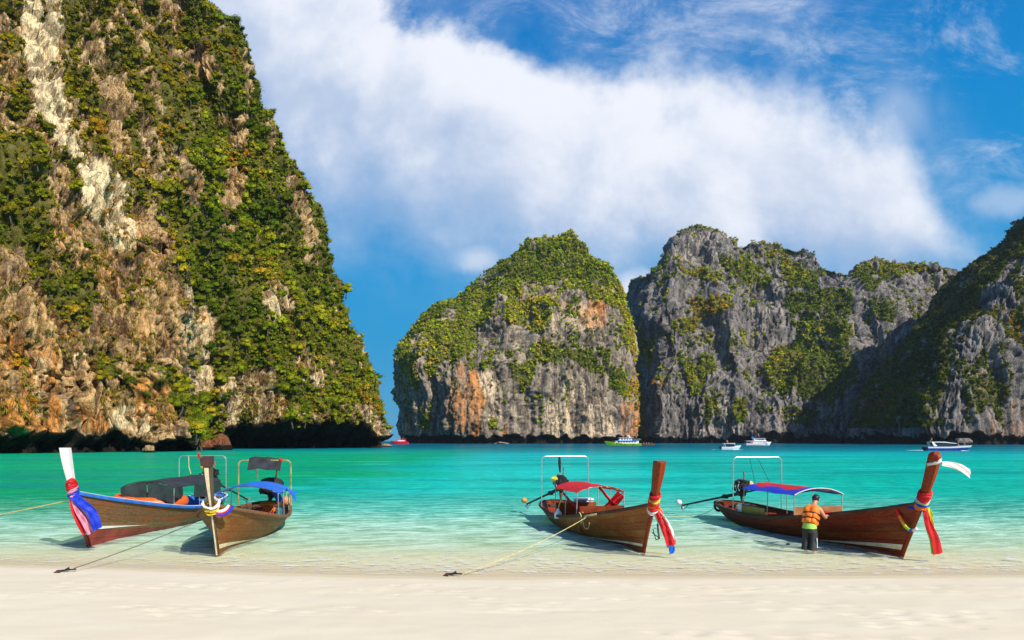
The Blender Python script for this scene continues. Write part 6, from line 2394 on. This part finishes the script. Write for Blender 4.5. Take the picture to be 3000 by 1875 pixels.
# green and white day boat under the middle island
e, L = ship(1771, 1878, 1305.2, True, 'green hulled day boat with white upper decks below the cleft of the islands', 'tour boat', 'tour_boat')
ship_hull(e, L, 2.6, 1.25, 2.6, M_GREENHULL)
ship_hull(e, L, 2.62, 1.25, 2.6, M_YELHULL, v=(.88, 1.04), name='yellow_rail')
c1 = cabin(e, L * .08, L * .74, 2.2, 1.2, 2.9, M_SHIPWHITE, 0, 1.0)
windows(c1, np.linspace(L * .18, L * .62, 7), 1.3, 1.95, 2.5, 2.12)
mb = MB()
mb.box((L * .40, 0, 3.02), (L * .62, 4.7, .30))
mb.build('blue_deck_band', M_SHIPBLUE, e)
c2 = cabin(e, L * .26, L * .62, 1.7, 3.17, 4.7, M_SHIPWHITE, 0.2, 1.3)
windows(c2, np.linspace(L * .31, L * .53, 4), 1.1, 3.7, 4.3, 1.64)
mb = MB()
mb.box((L * .42, 0, 4.8), (L * .42, 3.8, .16))
mb.build('top_roof', M_SHIPWHITE, e)
mb = MB()
for s in (-1, 1):
    mb.tube([(L * .30, s * 1.2, 4.85), (L * .34, s * 1.1, 6.1)], .22, 6)
mb.box((L * .35, 0, 6.15), (1.5, 2.8, .35))
mb.build('radar_arch', M_SHIPWHITE, e)
rail_line(e, L * .02, L * .26, 2.2, 3.1, 6)
for x in (.22, .45, .55, .68):
    mb = MB()
    mb.tube([(L * x, 2.75, 1.3), (L * x, 2.72, .5)], .16, 6)
    mb.build('fender', M_DARKTRIM, e)
# small red launch at the open sea
e, L = ship(1143, 1197, 1300.8, True, 'small red cabin cruiser in the gap of open sea between the cliffs', 'boat', 'red_cruiser')
ship_hull(e, L, 2.5, 1.8, 2.9, M_REDHULL)
c1 = cabin(e, L * .12, L * .72, 2.0, 1.7, 3.9, M_REDHULL, .3, 2.2)
windows(c1, np.linspace(L * .24, L * .52, 4), 1.5, 2.6, 3.4, 1.93, M_SHIPWHITE)
mb = MB()
mb.box((L * .36, 0, 4.6), (L * .46, 3.6, .22))
mb.build('flybridge_roof', M_REDHULL, e)
mb = MB()
for x in (.2, .34, .5):
    for s in (-1, 1):
        mb.tube([(L * x, s * 1.6, 3.8), (L * x, s * 1.6, 4.6)], .07, 5)
mb.tube([(L * .3, 0, 4.6), (L * .3, 0, 6.0)], .07, 5)
mb.build('roof_post', M_SHIPWHITE, e)
# white speedboat
e, L = ship(2112, 2171, 1317.3, False, 'small white speedboat with hard top crossing the bay', 'speedboat', 'speedboat')
ship_hull(e, L, 1.15, .85, 1.35, M_AQUA, rake=.16)
ship_hull(e, L, 1.17, .85, 1.35, M_SHIPWHITE, rake=.16, v=(.72, 1.06), name='rubbing_strake')
c1 = cabin(e, L * .30, L * .74, .95, 1.0, 1.75, M_GLASS, -.2, .7, name='windscreen')
mb = MB()
mb.loft([[(L * .10, -1.0, 2.02), (L * .68, -.9, 1.98), (L * .68, .9, 1.98), (L * .10, 1.0, 2.02)], [(L * .08, -1.02, 2.10), (L * .66, -.9, 2.16), (L * .66, .9, 2.16), (L * .08, 1.02, 2.10)]])
mb.build('hard_top', M_SHIPWHITE, e)
mb = MB()
for x, xx in ((.12, .2), (.6, .7)):
    for s in (-1, 1):
        mb.tube([(L * xx, s * .95, 1.0), (L * x, s * .9, 2.04)], .06, 6)
mb.build('top_support', M_SHIPWHITE, e)
for s in (-.4, .4):
    mb = MB()
    mb.rbox((-.15, s, .75), (.45, .38, .85), .1)
    mb.build('outboard_motor', M_DARKTRIM, e)
SB1 = (e, L)
# white ferry
e, L = ship(2184, 2260, 1304.3, False, 'white two decked ferry with rows of windows below the grey cliff', 'ferry', 'ferry')
ship_hull(e, L, 2.3, 1.3, 2.3, M_SHIPWHITE)
c1 = cabin(e, L * .22, L * .86, 2.1, 1.2, 2.9, M_SHIPWHITE, 0, 1.4)
windows(c1, np.linspace(L * .29, L * .76, 9), .75, 1.9, 2.5, 2.02)
c2 = cabin(e, L * .30, L * .76, 1.95, 2.92, 4.5, M_SHIPWHITE, .1, 1.2)
windows(c2, np.linspace(L * .36, L * .67, 7), .7, 3.5, 4.1, 1.88)
mb = MB()
mb.box((L * .50, 0, 4.58), (L * .50, 4.2, .14))
mb.build('top_roof', M_SHIPWHITE, e)
mb = MB()
for s in (-1, 1):
    mb.tube([(L * .30, s * .9, 4.6), (L * .24, s * .8, 5.7)], .18, 6)
mb.box((L * .25, 0, 5.6), (.7, 2.0, .3))
mb.build('funnel_arch', M_SHIPBLUE, e)
rail_line(e, 0, L * .22, 2.0, 1.3, 5, 1.3)
mb = MB()
mb.box((L * .24, 0, 2.1), (.5, 4.25, 1.3))
mb.build('red_door_panel', M_REDHULL, e)
mb = MB()
mb.box((L * .10, 0, 2.9), (L * .2, 4.0, .14))
mb.build('aft_awning', M_SHIPWHITE, e)
# blue speedboat
e, L = ship(2711, 2846, 1320.3, False, 'long speedboat with dark blue hull and white top at far right', 'speedboat', 'speedboat')
ship_hull(e, L, 1.6, 1.05, 1.35, M_NAVYHULL, rake=.15)
ship_hull(e, L, 1.63, 1.05, 1.35, M_SHIPWHITE, rake=.15, v=(.80, 1.10), name='white_deck')
c1 = cabin(e, L * .20, L * .66, 1.35, 1.2, 2.15, M_GLASS, -.3, 1.6, name='windscreen', top=.85)
mb = MB()
mb.loft([[(L * .09, -1.25, 2.50), (L * .36, -1.3, 2.48), (L * .62, -1.1, 2.10), (L * .62, 1.1, 2.10), (L * .36, 1.3, 2.48), (L * .09, 1.25, 2.50)],
         [(L * .085, -1.25, 2.66), (L * .36, -1.3, 2.68), (L * .645, -1.05, 2.16), (L * .645, 1.05, 2.16), (L * .36, 1.3, 2.68), (L * .085, 1.25, 2.66)]])
mb.build('hard_top', M_SHIPWHITE, e)
mb = MB()
for s in (-1, 1):
    mb.loft([[(L * .13, s * 1.36, 1.35), (L * .20, s * 1.36, 1.35), (L * .20, s * 1.28, 1.35), (L * .13, s * 1.28, 1.35)], [(L * .085, s * 1.28, 2.52), (L * .125, s * 1.28, 2.52), (L * .125, s * 1.2, 2.52), (L * .085, s * 1.2, 2.52)]])
mb.build('top_support', M_SHIPWHITE, e)
for s in (-.8, 0, .8):
    mb = MB()
    mb.rbox((-.2, s, .8), (.6, .5, 1.0), .12)
    mb.build('outboard_motor', M_DARKTRIM, e)
SB2 = (e, L)


def wake(px0, px1, pyw, w, label):
    y = FPX * CAM_H / (pyw - HOR)
    x0, x1 = pu(px0) * y, pu(px1) * y
    n = 26
    rng = np.random.default_rng(int(px0))
    mb = MB()
    V = []
    xs = np.linspace(x0, x1, n)
    for i, x in enumerate(xs):
        f = i / (n - 1)
        hw = w * (.15 + .85 * f) * rng.uniform(.4, 1.1)
        V.append([(x, y - hw, .03), (x, y - hw * .4, .03 + .16 * f * rng.uniform(.2, 1)), (x, y + hw * .4, .03 + .16 * f * rng.uniform(.2, 1)), (x, y + hw, .03)])
    mb.sheet(np.array(V), .02)
    o = mb.build('boat_wake', M_FOAM, angle=70)
    tag(o, label, 'foam', kind='stuff')


wake(2085, 2116, 1317.0, 1.0, 'white foam wake behind the small speedboat')
wake(2178, 2146, 1317.9, .5, 'white foam at the bow of the small speedboat')
wake(2655, 2716, 1319.6, 1.2, 'white foam wake behind the blue speedboat')
wake(2840, 2815, 1320.9, .6, 'white foam at the bow of the blue speedboat')

# raft boat with people beside the green tour boat
e, L = ship(1876, 1918, 1303.6, True, 'low grey wooden boat with passengers beside the green tour boat', 'boat', 'passenger_boat')
ship_hull(e, L, 1.1, .75, 1.3, M_WOOD_GREY, n=12)
mb = MB()
for x in (.25, .45, .65):
    mb.box((L * x, 0, .8), (.3, 1.9, .1))
mb.build('thwart', M_WOOD_DARK, e)
RB = (e, L)


def small_person(loc, rz, cloth_m, label, sit):
    p = empty('person', loc, rz, label, 'person')
    h = .45 if sit else .86
    V = [(0, 0, h), (0, .02, h + .28), (0, .03, h + .50), (0, .04, h + .60), (0, .06, h + .74)]
    E = [(0, 1), (1, 2), (2, 3), (3, 4)]
    r = [(.16, .12), (.15, .11), (.18, .11), .06, .11]
    for s in (-1, 1):
        b = len(V)
        V += [(s * .21, .03, h + .47), (s * .27, .08, h + .22), (s * .22, .26, h + .08)]
        E += [(2, b), (b, b + 1), (b + 1, b + 2)]
        r += [.065, .05, .035]
        b = len(V)
        V += [(s * .09, .42 if sit else .02, h - .02 if sit else h - .42), (s * .09, .45 if sit else -.02, .05), (s * .10, .58 if sit else .12, .03)]
        E += [(0, b), (b, b + 1), (b + 1, b + 2)]
        r += [.085, .05, .04]
    skin_mesh('body', V, E, r, M_SKIN, p, 1)
    mb = MB()
    mb.loft([[(math.cos(a) * rx, math.sin(a) * ry + cy, z) for a in np.linspace(0, 6.283, 12, endpoint=False)] for rx, ry, cy, z in ((.18, .14, 0, h - .06), (.175, .135, .02, h + .25), (.215, .135, .03, h + .48), (.09, .09, .04, h + .56))])
    mb.build('shirt', cloth_m, p)
    mb = MB()
    mb.ball((0, .04, h + .80), .115, 10, 6, (1, 1.05, .85))
    mb.build('hair', M_HAIR, p)


ex = RB[0].location
for i, (dx, m_, lb) in enumerate(((.2, M_REDCLOTH, 'red'), (.4, M_WHITECLOTH, 'white'), (.58, M_PINKCLOTH, 'pink'), (.76, M_ORANGE, 'orange'))):
    small_person((ex.x - RB[1] * dx, ex.y, .62), 2.2 + i * .5, m_, 'person in ' + lb + ' top sitting in the low wooden boat far off', True)
ex = SB2[0].location
small_person((ex.x + SB2[1] * .70, ex.y, 1.30), -1.57, M_REDCLOTH, 'person in red top sitting on the fore deck of the blue speedboat', True)
small_person((ex.x + SB2[1] * .83, ex.y - .2, 1.35), -1.2, M_TEAL, 'person in dark teal top sitting at the bow of the blue speedboat', True)
small_person((ex.x + SB2[1] * .14, ex.y, 2.70), 1.2, M_TANCLOTH, 'person in tan top sitting on the roof of the blue speedboat', True)
ex = SB1[0].location
small_person((ex.x + SB1[1] * .30, ex.y, 2.13), -1.0, M_ORANGE, 'person in orange top sitting on the roof of the small white speedboat', True)

# ---------------------------------------------------------------- boulders at the water


def boulder(px0, px1, py0, pyw, label, mat, seed, flat=1.0, depth=None, squash=.8):
    y = depth or FPX * CAM_H / (pyw - HOR)
    x0, x1 = pu(px0) * y, pu(px1) * y
    w = (x1 - x0) / 2
    top = CAM_H + (HOR - py0) / FPX * y
    bot = CAM_H + (HOR - pyw) / FPX * y
    n, m = 40, 26
    th = np.linspace(0, 2 * math.pi, n)
    ph = np.linspace(0.02, math.pi - 0.02, m)
    T, Ph = np.meshgrid(th, ph, indexing='ij')
    D = np.stack([np.cos(T) * np.sin(Ph), np.sin(T) * np.sin(Ph), -np.cos(Ph)], -1)
    hgt = (top - bot)
    r = 1 + .30 * fbm(D, .9, 3, seed) + .16 * cells(D + 5, .55, int(seed))[0]
    P = D * r[..., None] * np.array([w, w * squash, hgt * .72])
    P[..., 2] += bot + hgt * .25
    P[..., 2] = np.where(P[..., 2] > top, top + (P[..., 2] - top) * .3, P[..., 2])
    zr = (P[..., 2] - bot) / max(hgt, .1)
    P += np.array([(x0 + x1) / 2, y + w * squash * .6, 0])
    o = mesh_np('boulder', P, grid_faces(n, m)[:, ::-1], mat, attrs={'stain': ('FLOAT', np.full(zr.shape, .25)), 'pale': ('FLOAT', np.full(zr.shape, .15)), 'green': ('FLOAT', zr * 0), 'crack': ('FLOAT', zr * 0), 'tone': ('FLOAT', zr * 0), 'tide_shade': ('FLOAT', 1 - sm(zr, .12, .45))})
    tag(o, label, 'boulder')


boulder(417, 452, 1304, 1326, 'round brown boulder standing in water before the left cliff', M_ROCK_NEAR, 3.0)
boulder(1103, 1140, 1299.5, 1309, 'low brown rock in the sea off the tip of the left cliff', M_ROCK_NEAR, 7.0, squash=.6)
boulder(1448, 1488, 1294.5, 1302.5, 'pale flat rock at the foot of the middle island', M_ROCK_MID, 11.0, depth=640, squash=.6)
boulder(2808, 2852, 1284, 1302, 'grey rock behind the blue speedboat below the right cliff', M_ROCK_FAR, 15.0, depth=490)
for i, (a, b_, c, d_) in enumerate(((545, 592, 1282, 1318), (580, 628, 1288, 1319), (615, 668, 1270, 1317), (540, 570, 1262, 1300))):
    boulder(a, b_, c, d_, ['rust brown block left of the cleft at the cliff foot', 'lower middle rust brown block in the cliff cleft', 'large rust brown block right of the cleft beside the sea cave', 'small rust brown block above the others in the cleft'][i], M_RUSTROCK, 20.0 + 3 * i, depth=212 + 3 * (i == 3))

# ------------------------------------------------------------------ haze over the bay
HAZE = 0.00004


def build_haze():
    m = bpy.data.materials.new('sea_haze')
    m.use_nodes = True
    t = m.node_tree
    t.nodes.clear()
    o = t.nodes.new('ShaderNodeOutputMaterial')
    v = t.nodes.new('ShaderNodeVolumePrincipled')
    v.inputs['Color'].default_value = (0.80, 0.90, 1.0, 1)
    v.inputs['Density'].default_value = HAZE
    v.inputs['Anisotropy'].default_value = 0.2
    t.links.new(v.outputs[0], o.inputs['Volume'])
    mb = MB()
    mb.box((0, 1850, 150), (8000, 4600, 335))
    h = mb.build('haze', m, smooth=False)
    tag(h, kind='stuff')


build_haze()
